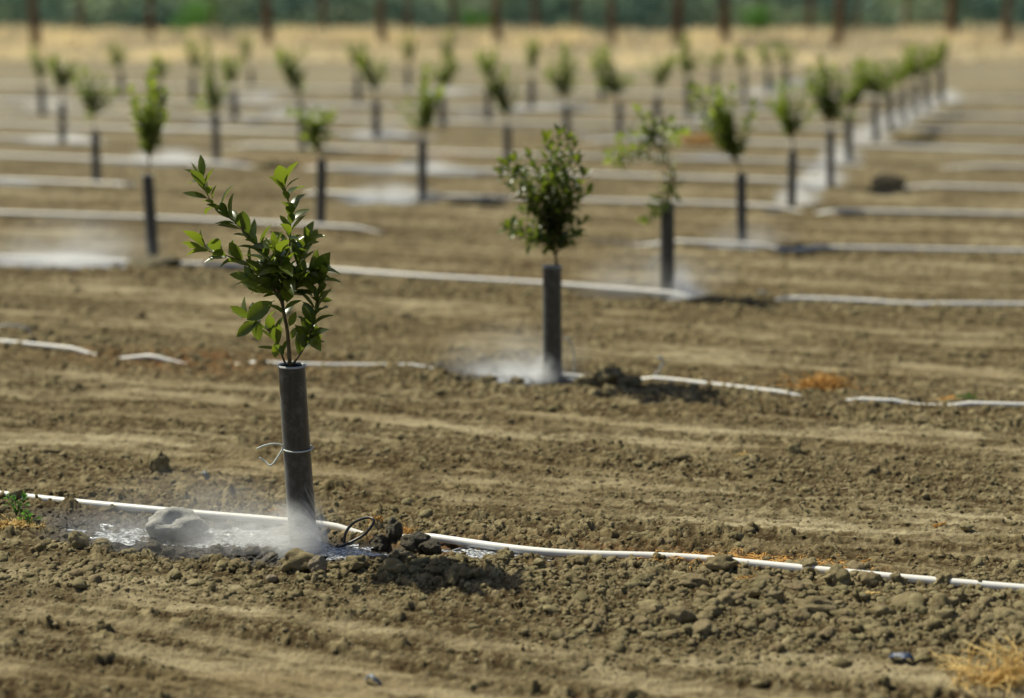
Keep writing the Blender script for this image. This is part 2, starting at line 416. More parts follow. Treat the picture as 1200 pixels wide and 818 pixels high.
parts = [clod_field(15000, 4.0, 9, 1, .004, .013, 2.2), clod_field(5200, 4.0, 12, 2, .009, .026, 2.6), clod_field(650, 4.0, 13, 3, .019, .036, 4.0), bank(1300, 640, 1230, 678, 778, 2, .006, .028), bank(190, 740, 1230, 695, 772, 3, .014, .052), bank(5000, 600, 1230, 665, 790, 1, .0035, .011), bank(3500, -20, 720, 650, 715, 1, .0035, .011), bank(500, 50, 345, 638, 652, 2, .006, .022), bank(3500, 500, 1230, 470, 620, 1, .004, .012), bank(700, 0, 720, 650, 705, 2, .006, .026), bank(60, 0, 720, 655, 695, 3, .016, .034), bank(900, 680, 1230, 500, 610, 1, .006, .016), clod_field(1500, 9, 20, 1, .014, .04, 2.5)]
off = 0; Vs, Fs, A, Wn = [], [], [], []
for v, f, a, w in parts: Vs.append(v); Fs.append(f + off); off += len(v); A.append(a); Wn.append(w)
me = npmesh('earth_crumbs', np.concatenate(Vs), np.concatenate(Fs), True, dict(tint=np.concatenate(A), wet=np.concatenate(Wn)))
tag(link('earth_crumbs', me, M['clod']), 'loose crumbs and small clods of dry brown soil strewn over the field', 'soil', kind='stuff')

# ------------------------------------------------------------------ single clods and stones
def clod(px, py, wpx, hpx, label, mt='clod', wetv=0.0, seed=1, tint=.3, group=None, name='earth_clod', box=.45, sink=.25, amp=.30):
    p = at(px, py); z0 = gz(p.x, p.y); z = F / (p.y * ct + 0) ; sc_m = (p.y * ct + H * st) / F
    v, f = rocky(4 if wpx > 18 else 3, seed + 200, amp, box)
    v = v / np.abs(v).max(0)
    v = v * (wpx / 2 * sc_m, wpx / 2 * sc_m * .8, hpx / 2 * sc_m * 1.15)
    me = npmesh(name, v, f, True, dict(tint=np.full(len(v), tint), wet=np.full(len(v), wetv)))
    o = link(name, me, M[mt], None, (p.x, p.y, z0 + hpx / 2 * sc_m * (1 - sink)))
    tag(o, label, 'rock' if name == 'stone' else 'clod', group); return o
clod(208, 634, 74, 42, 'large rounded wet grey clod left of the nearest tree, in the mist', 'wet_grey', 0, 21, 0, box=.2, amp=.22)
clod(352, 674, 48, 28, 'broad brown clod in front of the nearest trunk guard', 'clod', 0, 2, .6)
clod(372, 679, 24, 24, 'small rounded tan stone leaning on the broad brown clod', 'rock', 0, 3, .4, name='stone')
clod(319, 685, 16, 10, 'small pale flat stone left of the broad brown clod', 'rock', 0, 4, .8, name='stone')
clod(93, 647, 26, 22, 'reddish brown round clod at the left edge of the wet strip', 'clod', 0, 5, .2)
clod(120, 649, 24, 15, 'flat pale clod just right of the reddish brown round clod', 'clod', 0, 6, .9)
clod(188, 553, 26, 25, 'round brown clod alone behind the pipe on the left', 'clod', 0, 7, .2)
clod(947, 678, 25, 20, 'grey-brown clod sitting on the near pipe at the right', 'clod', 0, 8, .5)
clod(1036, 808, 19, 15, 'small round brown clod by the bottom edge right of centre', 'clod', 0, 9, .2)
clod(855, 718, 38, 22, 'wedge-shaped pale clod below the straw strip', 'clod', 0, 10, .9)
clod(955, 727, 50, 22, 'long low grey clod in the clod bank below the pipe at right', 'clod', 0, 11, .6)
clod(980, 694, 34, 24, 'rough brown clod just below the near pipe, right of the clod sitting on it', 'clod', 0, 12, .3)
clod(1018, 696, 34, 22, 'pale lumpy clod third below the near pipe at right', 'clod', 0, 13, .7)
clod(905, 714, 30, 22, 'grey clod between the wedge-shaped clod and the long low clod', 'clod', 0, 14, .7)
clod(847, 678, 44, 22, 'flat clod against the near pipe under the straw strip', 'clod', 0, 15, .6)
clod(1105, 694, 30, 18, 'dark clod touching the pipe near the right edge', 'clod', 0, 16, .3)
clod(930, 533, 20, 14, 'brown clod out in the middle strip right of centre', 'clod', 0, 17, .1)
clod(862, 632, 20, 12, 'small dark brown clod behind the straw strip', 'clod', 0, 18, .1)
clod(1132, 620, 18, 10, 'small flat brown clod in the track at far right', 'clod', 0, 19, .2)
clod(538, 688, 36, 20, 'broad tan clod below the second puddle', 'clod', 0, 20, .5)
clod(462, 682, 32, 22, 'rounded tan clod in front of the dark wet clods', 'clod', 0, 21, .6)
clod(418, 676, 30, 18, 'tan clod in front of the black sprinkler', 'clod', 0, 22, .4)
clod(590, 668, 30, 18, 'brown clod at the near rim of the second puddle', 'clod', 0, 23, .5)
clod(133, 606, 10, 10, 'tiny lump of mud resting on the near pipe in the mist', 'clod', 0, 24, .5)
clod(18, 594, 20, 14, 'brown clod leaning on the near pipe at the left edge', 'clod', 0, 25, .1)
WG = 'dark wet clods along the puddle at the nearest tree'
for i, (x, y, w_, h_, L) in enumerate([(255, 650, 20, 16, 'dark wet clod first right of the large grey clod'), (277, 651, 17, 14, 'dark wet clod second right of the large grey clod'),
        (296, 652, 24, 17, 'dark wet clod third right of the large grey clod'), (316, 651, 22, 12, 'dark wet clod nearest the trunk guard on its left'),
        (344, 650, 22, 9, 'flat dark wet clod at the foot of the nearest trunk guard'),
        (178, 645, 26, 18, 'dark wet clod under the left end of the large grey clod'), (198, 649, 18, 12, 'small dark wet clod under the large grey clod'),
        (446, 645, 30, 28, 'dark wet clod first right of the hose loop'), (461, 642, 26, 38, 'tall pointed dark wet clod right of the hose loop'),
        (487, 652, 40, 30, 'wide dark wet clod in the middle of the dark heap'), (505, 655, 32, 24, 'dark wet clod at the right end of the dark heap'), (470, 658, 32, 20, 'low dark wet clod at the front of the dark heap'),
        (576, 647, 20, 14, 'dark wet clod against the near pipe by the second puddle'), (589, 657, 16, 10, 'small dark wet clod at the right of the second puddle')]):
    clod(x, y, w_ * .92, h_ * .85, L, 'clod', .80, 30 + i, .1, WG, sink=.35, box=.3)
for i, (x, y, w_, h_, L) in enumerate([(712, 457, 44, 26, 'dark soil clod at the top of the heap beside the second tree'), (685, 459, 30, 18, 'dark soil clod at the left of the heap beside the second tree'),
        (738, 459, 34, 16, 'dark soil clod at the right of the heap beside the second tree'), (606, 452, 20, 10, 'brown clod in front of the second tree, left side'), (572, 450, 24, 10, 'tan clod at the left of the second wet patch')]):
    clod(x, y, w_, h_, L, 'clod', .15, 60 + i, .3, 'soil heap beside the second tree', sink=.35)
clod(1037, 223, 50, 22, 'brown soil mound lying between two pipes on the right', 'clod', 0, 72, 1.0, name='soil_mound', sink=.55, box=.1, amp=.12)
clod(180, 313, 70, 16, 'dark mound of soil at the foot of the third-row left sapling', 'clod', .5, 71, 0, name='soil_mound', sink=.3)
clod(485, 193, 46, 12, 'reddish brown low mound left of centre far back', 'clod', .1, 72, 0, name='soil_mound', sink=.3)
clod(320, 196, 60, 12, 'reddish brown low mound behind the nearest tree', 'clod', .1, 73, 0, name='soil_mound', sink=.3)
clod(1070, 166, 60, 16, 'grey-brown mound beside the right row of saplings', 'clod', 0, 74, .4, name='soil_mound', sink=.3)

# ------------------------------------------------------------------ puddles
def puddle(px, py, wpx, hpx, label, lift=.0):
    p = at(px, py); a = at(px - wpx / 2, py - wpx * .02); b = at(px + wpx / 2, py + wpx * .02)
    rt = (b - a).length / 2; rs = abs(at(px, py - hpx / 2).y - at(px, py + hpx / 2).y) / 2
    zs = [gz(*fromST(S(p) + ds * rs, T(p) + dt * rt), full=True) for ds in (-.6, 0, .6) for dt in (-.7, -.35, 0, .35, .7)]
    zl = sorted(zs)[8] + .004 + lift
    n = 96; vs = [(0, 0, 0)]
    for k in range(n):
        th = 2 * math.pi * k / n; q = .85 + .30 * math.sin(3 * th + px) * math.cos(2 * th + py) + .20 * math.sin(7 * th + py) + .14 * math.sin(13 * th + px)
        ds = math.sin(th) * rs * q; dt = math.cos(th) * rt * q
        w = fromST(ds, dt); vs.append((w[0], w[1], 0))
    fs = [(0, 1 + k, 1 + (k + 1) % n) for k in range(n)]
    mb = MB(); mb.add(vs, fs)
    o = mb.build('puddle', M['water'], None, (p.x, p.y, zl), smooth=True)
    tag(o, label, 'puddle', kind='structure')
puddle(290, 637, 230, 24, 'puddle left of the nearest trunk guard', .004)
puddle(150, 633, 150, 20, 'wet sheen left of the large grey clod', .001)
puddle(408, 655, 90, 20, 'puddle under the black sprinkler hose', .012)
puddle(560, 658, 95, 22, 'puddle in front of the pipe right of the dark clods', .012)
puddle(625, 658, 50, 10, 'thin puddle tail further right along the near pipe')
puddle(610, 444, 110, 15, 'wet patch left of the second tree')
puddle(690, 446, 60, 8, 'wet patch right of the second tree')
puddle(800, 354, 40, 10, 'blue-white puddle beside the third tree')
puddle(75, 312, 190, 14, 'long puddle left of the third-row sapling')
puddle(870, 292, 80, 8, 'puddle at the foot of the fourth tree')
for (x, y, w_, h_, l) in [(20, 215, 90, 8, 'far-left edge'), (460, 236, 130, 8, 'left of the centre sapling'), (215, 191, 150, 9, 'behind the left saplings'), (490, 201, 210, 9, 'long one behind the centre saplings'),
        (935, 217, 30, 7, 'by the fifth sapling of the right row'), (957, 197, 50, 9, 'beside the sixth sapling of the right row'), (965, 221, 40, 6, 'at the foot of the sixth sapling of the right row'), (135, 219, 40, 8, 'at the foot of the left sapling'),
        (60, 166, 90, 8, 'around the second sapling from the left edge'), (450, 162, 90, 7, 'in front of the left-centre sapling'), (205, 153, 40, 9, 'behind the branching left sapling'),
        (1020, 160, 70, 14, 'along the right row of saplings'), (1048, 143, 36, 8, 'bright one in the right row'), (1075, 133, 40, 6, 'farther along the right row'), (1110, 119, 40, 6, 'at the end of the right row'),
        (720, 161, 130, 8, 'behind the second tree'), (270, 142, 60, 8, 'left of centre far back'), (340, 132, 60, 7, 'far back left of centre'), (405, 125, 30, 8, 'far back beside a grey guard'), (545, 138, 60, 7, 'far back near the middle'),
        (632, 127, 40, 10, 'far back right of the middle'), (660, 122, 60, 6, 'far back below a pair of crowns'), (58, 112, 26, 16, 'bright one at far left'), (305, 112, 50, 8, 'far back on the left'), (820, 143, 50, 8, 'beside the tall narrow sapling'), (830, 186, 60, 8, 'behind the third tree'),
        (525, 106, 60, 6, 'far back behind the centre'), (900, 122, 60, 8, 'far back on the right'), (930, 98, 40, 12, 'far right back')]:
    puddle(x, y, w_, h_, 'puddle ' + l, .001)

# ------------------------------------------------------------------ pipes
def pipe(name, pts, rad, label, group='white irrigation pipes laid along the rows', buried=()):
    """pts = photo pixels along the pipe; buried = list of (x0, x1) stretches covered by soil"""
    P = []
    for px, py in pts: p = at(px, py, .022); P.append((S(p), T(p)))
    P.sort(key=lambda a: a[1])
    ts = [a[1] for a in P]; ss = [a[0] for a in P]
    # continue beyond the frame on both sides
    ts = [ts[0] - 14, ts[0] - 5] + ts + [ts[-1] + 5, ts[-1] + 14]; ss = [ss[0], ss[0]] + ss + [ss[-1], ss[-1]]
    t = np.linspace(ts[0], ts[-1], 700 if rad < .02 and len(pts) > 8 else 360)
    s = np.interp(t, ts, ss); k = np.ones(9) / 9; s2 = np.convolve(np.pad(s, 4, 'edge'), k, 'valid')
    x = s2 * RD[0] + t * CD[0]; y = s2 * RD[1] + t * CD[1]
    z = height(x, y, True); zz = np.maximum(z, height(x, y, False) + .008)
    kk = np.ones(101) / 101; base = np.convolve(np.pad(zz, 50, 'edge'), kk, 'valid')
    up = np.full_like(base, rad * (.55 if rad < .013 or rad == PR else 1.15))
    for (a, b) in buried:
        pm = at((a + b) / 2, np.interp((a + b) / 2, [p[0] for p in sorted(pts)], [p[1] for p in sorted(pts)]))
        ta, tb = T(pm) - (b - a) / 2 * pm.y / F * 1.02, T(pm) + (b - a) / 2 * pm.y / F * 1.02
        d = np.minimum(t - ta, tb - t); up = up - (rad * 1.8 + .022) * np.clip((d + .01) / .04, 0, 1)
    base = base + up
    kk = np.ones(5) / 5; base = np.convolve(np.pad(base, 2, 'edge'), kk, 'valid')
    mb = MB(); pp = [Vector((a, b, c)) for a, b, c in zip(x, y, base)]
    mb.tube(pp, rad, 12)
    o = mb.build(name, M['pipe'], None, origin=pp[len(pp) // 2]); tag(o, label, 'pipe', group); return o
PR = .0138
pipe('irrigation_pipe', [(-60, 577), (0, 583), (60, 590), (130, 597), (240, 607), (330, 614), (400, 622), (480, 630), (550, 641), (620, 651), (680, 656), (760, 655), (800, 657), (870, 664), (950, 672), (1050, 682), (1200, 695), (1260, 700)], PR,
     'nearest white plastic pipe running behind the closest tree', buried=[(428, 478)])
pipe('irrigation_pipe', [(-60, 402), (0, 405), (110, 416), (200, 424), (365, 432), (510, 432), (600, 440), (680, 441), (760, 446), (860, 458), (945, 468), (1000, 472), (1100, 477), (1200, 480), (1260, 482)], .0112,
     'second white pipe, partly covered by soil, passing the second tree', buried=[(112, 168), (210, 290), (514, 655), (690, 752), (948, 986), (1012, 1018), (1052, 1057), (1076, 1106)])
pipe('irrigation_pipe', [(-60, 298), (0, 301), (165, 308), (270, 311), (385, 317), (500, 327), (640, 336), (770, 347), (830, 352), (915, 354), (1000, 357), (1060, 361), (1200, 362), (1260, 363)], .0155,
     'third white pipe running past the third tree', buried=[(815, 908), (1062, 1066), (1094, 1100)])
pipe('irrigation_pipe', [(-60, 252), (0, 255), (170, 260), (300, 266), (420, 272), (600, 280), (800, 288), (945, 294), (1200, 299), (1260, 300)], .017,
     'fourth white pipe running past the fourth tree', buried=[(430, 780), (912, 942)])
pipe('irrigation_pipe', [(-60, 212), (0, 213), (250, 224), (420, 232), (600, 236), (860, 244), (1000, 252), (1200, 256), (1260, 257)], .019,
     'fifth white pipe counted from the front', buried=[(150, 380), (930, 975)])
pipe('irrigation_pipe', [(-60, 180), (100, 186), (250, 191), (400, 196), (590, 201), (800, 209), (920, 213), (1070, 219), (1200, 223), (1260, 224)], .021,
     'sixth white pipe counted from the front', buried=[(290, 380), (985, 1065)])
pipe('irrigation_pipe', [(-60, 160), (300, 172), (600, 184), (900, 192), (1200, 199)], .02, 'seventh white pipe counted from the front', buried=[(100, 300), (1000, 1120)])
pipe('irrigation_pipe', [(-60, 146), (300, 156), (600, 163), (900, 169), (1045, 173), (1200, 178)], .026, 'eighth white pipe counted from the front, bright at the right', buried=[(500, 700)])
pipe('irrigation_pipe', [(-60, 131), (300, 139), (600, 147), (900, 152), (1200, 157)], .026, 'ninth white pipe counted from the front')
pipe('irrigation_pipe', [(-60, 119), (300, 124), (600, 130), (900, 136), (1200, 140)], .028, 'tenth white pipe counted from the front')
pipe('irrigation_pipe', [(-60, 100), (300, 104), (600, 108), (900, 113), (1200, 117)], .03, 'farthest white pipe in the field')

# ------------------------------------------------------------------ leaves
def leaf_template(curl, fold, wide):
    xs = [0, .12, .3, .52, .74, .9, 1.0]; ws = [.02, .11, .20, .235, .185, .085, .0]
    V = []
    for x, w in zip(xs, ws):
        w *= wide; zc = -curl * x * x
        V += [(x, -w, zc + fold * w), (x, 0, zc), (x, w, zc + fold * w)]
    V = V[:-3] + [(1.0, 0, -curl)]
    Fc = []
    n = len(xs) - 1
    for i in range(n - 1):
        a = i * 3; Fc += [(a, a + 3, a + 4, a + 1), (a + 1, a + 4, a + 5, a + 2)]
    a = (n - 1) * 3; Fc += [(a, a + 3, a + 1), (a + 1, a + 3, a + 2)]
    return V, Fc
TPL = [leaf_template(c, f, w) for c, f, w in ((.10, .5, 1), (.25, .6, .95), (.45, .5, 1.05), (.0, .7, .85), (-.12, .4, .95), (.3, .3, 1.15))]
def add_leaf(mb, p, d, nrm, L, rnd, tint):
    d = d.normalized(); y = nrm.cross(d)
    if y.length < .05: y = Vector((0, 1, 0)).cross(d)
    y.normalize(); z = d.cross(y)
    V, Fc = rnd.choice(TPL)
    st_ = p + d * L * .10
    mb.tube([p, st_], L * .012, 4, False, tint)
    mb.add([st_ + (d * v[0] + y * v[1] + z * v[2]) * L for v in V], Fc, tint)
def leafy(mb, path, L, step, rnd, start=.15, tint=(0, 1), spread=55, up=.25, tuft=3, lmul=1.0):
    n = len(path); acc = 0; tot = sum((path[i + 1] - path[i]).length for i in range(n - 1)); run = 0; ang = rnd.random() * 6.28
    nxt = tot * start
    for i in range(n - 1):
        seg = path[i + 1] - path[i]; l = seg.length
        if l < 1e-6: continue
        d = seg / l
        while nxt <= run + l:
            p = path[i] + d * (nxt - run); ang += 2.39996 + rnd.uniform(-.5, .5)
            a = d.cross(Vector((0, 0, 1))); a = a.normalized() if a.length > .05 else Vector((1, 0, 0)); b = d.cross(a)
            side = a * math.cos(ang) + b * math.sin(ang)
            sp = R(spread + rnd.uniform(-18, 18))
            ld = d * math.cos(sp) + side * math.sin(sp) + Vector((0, 0, up + rnd.uniform(-.3, .2)))
            nr = (d * .8 + Vector((0, 0, .8)) - side * .3 + Vector((rnd.uniform(-.5, .5), rnd.uniform(-.5, .5), rnd.uniform(-.3, .3))))
            fr = nxt / tot; ll = L * rnd.uniform(.65, 1.1) * (1 - .12 * fr) * lmul
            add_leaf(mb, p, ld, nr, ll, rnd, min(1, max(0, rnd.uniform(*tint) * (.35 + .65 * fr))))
            nxt += step * rnd.uniform(.6, 1.4)
        run += l
    tip = path[-1]; d = (path[-1] - path[-2]).normalized()
    for k in range(tuft):
        an = 6.283 * k / max(tuft, 1) + rnd.random(); a = d.cross(Vector((.3, .2, 1))).normalized(); b = d.cross(a)
        ld = d + (a * math.cos(an) + b * math.sin(an)) * rnd.uniform(.3, .7) + Vector((0, 0, .15))
        add_leaf(mb, tip, ld, d + Vector((rnd.uniform(-.6, .6), rnd.uniform(-.6, .6), .6)), L * rnd.uniform(.6, 1.0) * lmul, rnd, min(1, .5 + .5 * rnd.random()))

SG = 'young citrus saplings in grey trunk guards'
def guard(root, base, top, rad, seed):
    """open sleeve, thin wall, slightly bent, with a pale cut rim; local coordinates"""
    rnd = random.Random(seed); n = 14; seg = 40; vs = []; fs = []
    ax = (top - base); bow = Vector((rnd.uniform(-.004, .004), rnd.uniform(-.004, .004), 0))
    for (r, rev) in ((rad, False), (rad - .004, True)):
        o = len(vs)
        for i in range(n + 1):
            f = i / n; c = base + ax * f + bow * math.sin(math.pi * f)
            for k in range(seg):
                th = 2 * math.pi * k / seg; rr = r * (1 + .018 * math.sin(2 * th + seed + f) + .008 * math.sin(3 * th + 5 * f)) * (1.04 - .06 * f)
                vs.append(c + Vector((math.cos(th) * rr, math.sin(th) * rr, 0)))
        for i in range(n):
            for k in range(seg):
                q = (o + i * seg + k, o + i * seg + (k + 1) % seg, o + (i + 1) * seg + (k + 1) % seg, o + (i + 1) * seg + k)
                fs.append(q[::-1] if rev else q)
    mb = MB(); mb.add(vs, fs); g = mb.build('trunk_guard', M['guard'], root)
    m2 = MB(); v2 = []; f2 = []
    for (r, dz) in ((rad * .985 + .0012, -.004), (rad * .985 + .0012, .002), (rad * .985 - .0055, .002), (rad * .985 - .0055, -.004)):
        for k in range(seg):
            th = 2 * math.pi * k / seg; rr = r * (1 + .018 * math.sin(2 * th + seed + 1) + .008 * math.sin(3 * th + 5))
            v2.append(top + Vector((math.cos(th) * rr, math.sin(th) * rr, dz)))
    for i in range(3):
        for k in range(seg): f2.append((i * seg + k, i * seg + (k + 1) % seg, (i + 1) * seg + (k + 1) % seg, (i + 1) * seg + k))
    m2.add(v2, f2); m2.build('rim', M['rim'], g)
    return g
def sapling(bx, by, tx, ty, wpx, branches, label, seed, L=.062, step=.02, nodes=None, tint=(0, .8), depth=.10, extra=None, spread=55, tie=False, group=True, lm='leaf'):
    """branches: lists of photo pixels from the sleeve upwards, laid out in the tree's own plane with some depth"""
    rnd = random.Random(seed)
    b = at(bx, by); z0 = gz(b.x, b.y); b.z = z0
    t = atY(tx, ty, b.y); scl = (b.y * ct + H * st) / F
    root = empty('citrus_sapling', b); tag(root, label, 'sapling', SG if group else None)
    g = guard(root, Vector((0, 0, -.05)), t - b, wpx / 2 * scl, seed)
    st_mb = MB(); lf = MB()
    stem_lo = Vector((0, 0, -.05)); tl = t - b
    for bi, br in enumerate(branches):
        pts = []; dy = rnd.uniform(-depth, depth) if bi else rnd.uniform(-.01, .01)
        for i, q in enumerate(br):
            f = i / (len(br) - 1)
            wy = b.y + dy * f * (1.2 if len(q) < 3 else 0) + (q[2] if len(q) > 2 else 0)
            pts.append(atY(q[0], q[1], wy) - b)
        path = spline(pts, 5); n = len(path)
        r0 = .0075 if bi == 0 else .0042
        if scl > .0075: r0 *= 1.3
        st_mb.tube(path, [r0 * (1 - .75 * i / (n - 1)) for i in range(n)], 6)
        ll = sum((path[i + 1] - path[i]).length for i in range(n - 1))
        leafy(lf, path, L, step, rnd, .28 if bi == 0 else .12, tint, spread)
    st_mb.tube([Vector((0, 0, -.05)), tl * .5, tl * .9, (atY(branches[0][0][0], branches[0][0][1], b.y) - b)], .009, 7)
    if extra: extra(lf, b, rnd)
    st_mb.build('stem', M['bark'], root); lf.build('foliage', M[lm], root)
    if tie:
        mb = MB(); c = atY(349, 525, b.y) - b; rr = wpx / 2 * scl + .003
        pts = [c + Vector((math.cos(a) * rr, math.sin(a) * rr, .002 * math.sin(a))) for a in [2 * math.pi * k / 32 for k in range(33)]]
        mb.tube(pts, .0026, 6)
        kx = atY(333, 522, b.y - .01) - b
        mb.tube(spline([kx, atY(322, 520, b.y - .02) - b, atY(310, 522, b.y - .03) - b, atY(301, 526, b.y - .03) - b], 6), .0030, 6)
        mb.tube(spline([kx, atY(329, 530, b.y - .02) - b, atY(318, 545, b.y - .03) - b, atY(311, 541, b.y - .02) - b, atY(304, 536, b.y - .02) - b], 6), .0030, 6)
        mb.tube([kx + Vector((-.004, 0, -.008)), kx + Vector((.004, 0, .008))], .005, 6)
        mb.build('tie_string', M['string'], g)
    return root
def hero_extra(lf, b, rnd):
    def big(px, py, qx, qy, L, t, dy=0):
        p = atY(px, py, b.y + dy) - b; q = atY(qx, qy, b.y + dy - .01) - b
        add_leaf(lf, p, q - p, Vector((rnd.uniform(-.3, .3), -1, .45)), (q - p).length * L, rnd, t)
    big(327, 342, 287, 330, 1, .35); big(322, 352, 290, 372, 1.0, .3); big(304, 376, 278, 392, 1, .35); big(300, 373, 303, 400, .9, .2)
    big(352, 372, 374, 408, 1.0, .7); big(350, 370, 372, 392, 1.1, .6, .02); big(362, 362, 361, 385, 1, .5); big(372, 352, 392, 350, .7, .6); big(325, 398, 322, 416, 1.1, .9)
    big(338, 384, 349, 362, .8, .95, -.03); big(341, 398, 348, 380, .7, 1, -.02)
sapling(357, 643, 342, 428, 32, [
    [(340, 432), (337, 390), (332, 362), (330, 328), (338, 302), (340, 272), (340, 246), (334, 220)],
    [(332, 362), (322, 330), (309, 298), (290, 275), (268, 254), (248, 236), (236, 214)],
    [(331, 356), (312, 325), (292, 309), (266, 300), (250, 296), (240, 292)],
    [(335, 428), (327, 408), (318, 391), (302, 378), (292, 373)],
    [(343, 428), (361, 398), (371, 362), (375, 330)],
    [(332, 350), (345, 335), (362, 320), (372, 318)], [(331, 340), (322, 318), (325, 300), (322, 292)], [(332, 352), (346, 322), (352, 300), (358, 285)],
    [(331, 345), (318, 335), (300, 330)], [(334, 345, 0), (338, 330, -.05), (330, 310, -.09), (328, 300, -.1)], [(334, 350, 0), (345, 338, -.05), (350, 330, -.08)]],
    'nearest citrus sapling, leaning in a dark grey guard tied with pale string', 3, L=.088, step=.0120, depth=.08, extra=hero_extra, spread=50, tie=True)
sapling(648, 448, 647, 312, 22, [
    [(652, 314), (651, 290), (648, 262), (650, 225), (652, 190), (656, 160)]] +
    [[(651, 285), (648 + (x - 648) * .45, 262 + (y - 262) * .4 + 4), (x, y)] for x, y in ((640, 168), (622, 184), (604, 190), (594, 196), (672, 172), (684, 206), (686, 228), (632, 205), (662, 200), (676, 190), (614, 208), (645, 180), (664, 166), (588, 205), (668, 240), (640, 225), (625, 232), (655, 215), (676, 218), (648, 200))] +
    [[(651, 300), (640, 284), (x, y)] for x, y in ((603, 262), (607, 276), (616, 250), (632, 272), (598, 268), (622, 284))] + [[(652, 298), (662, 282), (x, y)] for x, y in ((682, 262), (676, 278), (668, 265))],
    'second sapling with a round bushy dark crown, just right of the centre', 7, L=.070, step=.0150, depth=.17, tint=(.05, .7))
sapling(782, 350, 782, 237, 17, [
    [(784, 240), (787, 215), (786, 198), (775, 176), (764, 160)], [(786, 198), (765, 185), (745, 180), (720, 187)], [(772, 176), (756, 158), (738, 158), (718, 178)], [(770, 172), (757, 150), (750, 134)], [(766, 168), (768, 150), (764, 140)], [(780, 180), (790, 162), (798, 156)],
    [(788, 206), (784, 222), (774, 236), (761, 253)], [(788, 202), (790, 216), (784, 230), (770, 245)], [(768, 178), (752, 170), (732, 188)], [(776, 178), (778, 158), (784, 146)]],
    'third sapling with a crown swept to the left and one drooping twig', 9, L=.085, step=.016, depth=.12, tint=(.2, 1), lm='leaf_pale')
def box_branches(tx, ty, boxes, seed, n=9):
    """fan of twigs from the sleeve's mouth into photo boxes (x0, y0, x1, y1)"""
    rnd = random.Random(seed); br = []
    skew = rnd.choice((.22, .35, .65, .8)); wd = boxes[0][2] - boxes[0][0]; ht = boxes[0][3] - boxes[0][1]
    bx = [b_ for b_ in boxes]; m = boxes[0]; mx, my = (m[0] + m[2]) / 2, m[3]
    br.append([(tx, ty + 3), (tx * .7 + mx * .3, ty * .7 + my * .3), (tx * .3 + mx * .7, ty * .3 + my * .7), (mx, (m[1] + m[3]) / 2), ((mx + rnd.uniform(-2, 2)), m[1] + 3)])
    for k in range(n):
        b_ = bx[k % len(bx)]; u = (1 if rnd.random() < skew else -1) * rnd.random() ** .55; x = (b_[0] + b_[2]) / 2 + u * (b_[2] - b_[0]) * .64; y = rnd.uniform(b_[1] - .12 * ht, b_[1] * .3 + b_[3] * .7) + (.3 * ht if (u > 0) != (skew > .5) else 0)
        f = rnd.uniform(.35, .9); sx, sy = tx * (1 - f) + mx * f, ty * (1 - f) + my * f
        if sy <= y + 3: sy = min(ty, y + 12)
        br.append([(sx, sy), (sx * .45 + x * .55 + rnd.uniform(-1, 1), sy * .55 + y * .45), (x, y)])
    lean = rnd.choice((-1, 1))
    for k in range(2):
        x = mx + lean * wd * rnd.uniform(.55, .8) * (1 if k == 0 else -.8); y = m[1] + ht * rnd.uniform(0, .5)
        br.append([(tx * .4 + mx * .6, ty * .35 + my * .65), (mx * .6 + x * .4, my * .6 + y * .4), (x, y)])
    return br
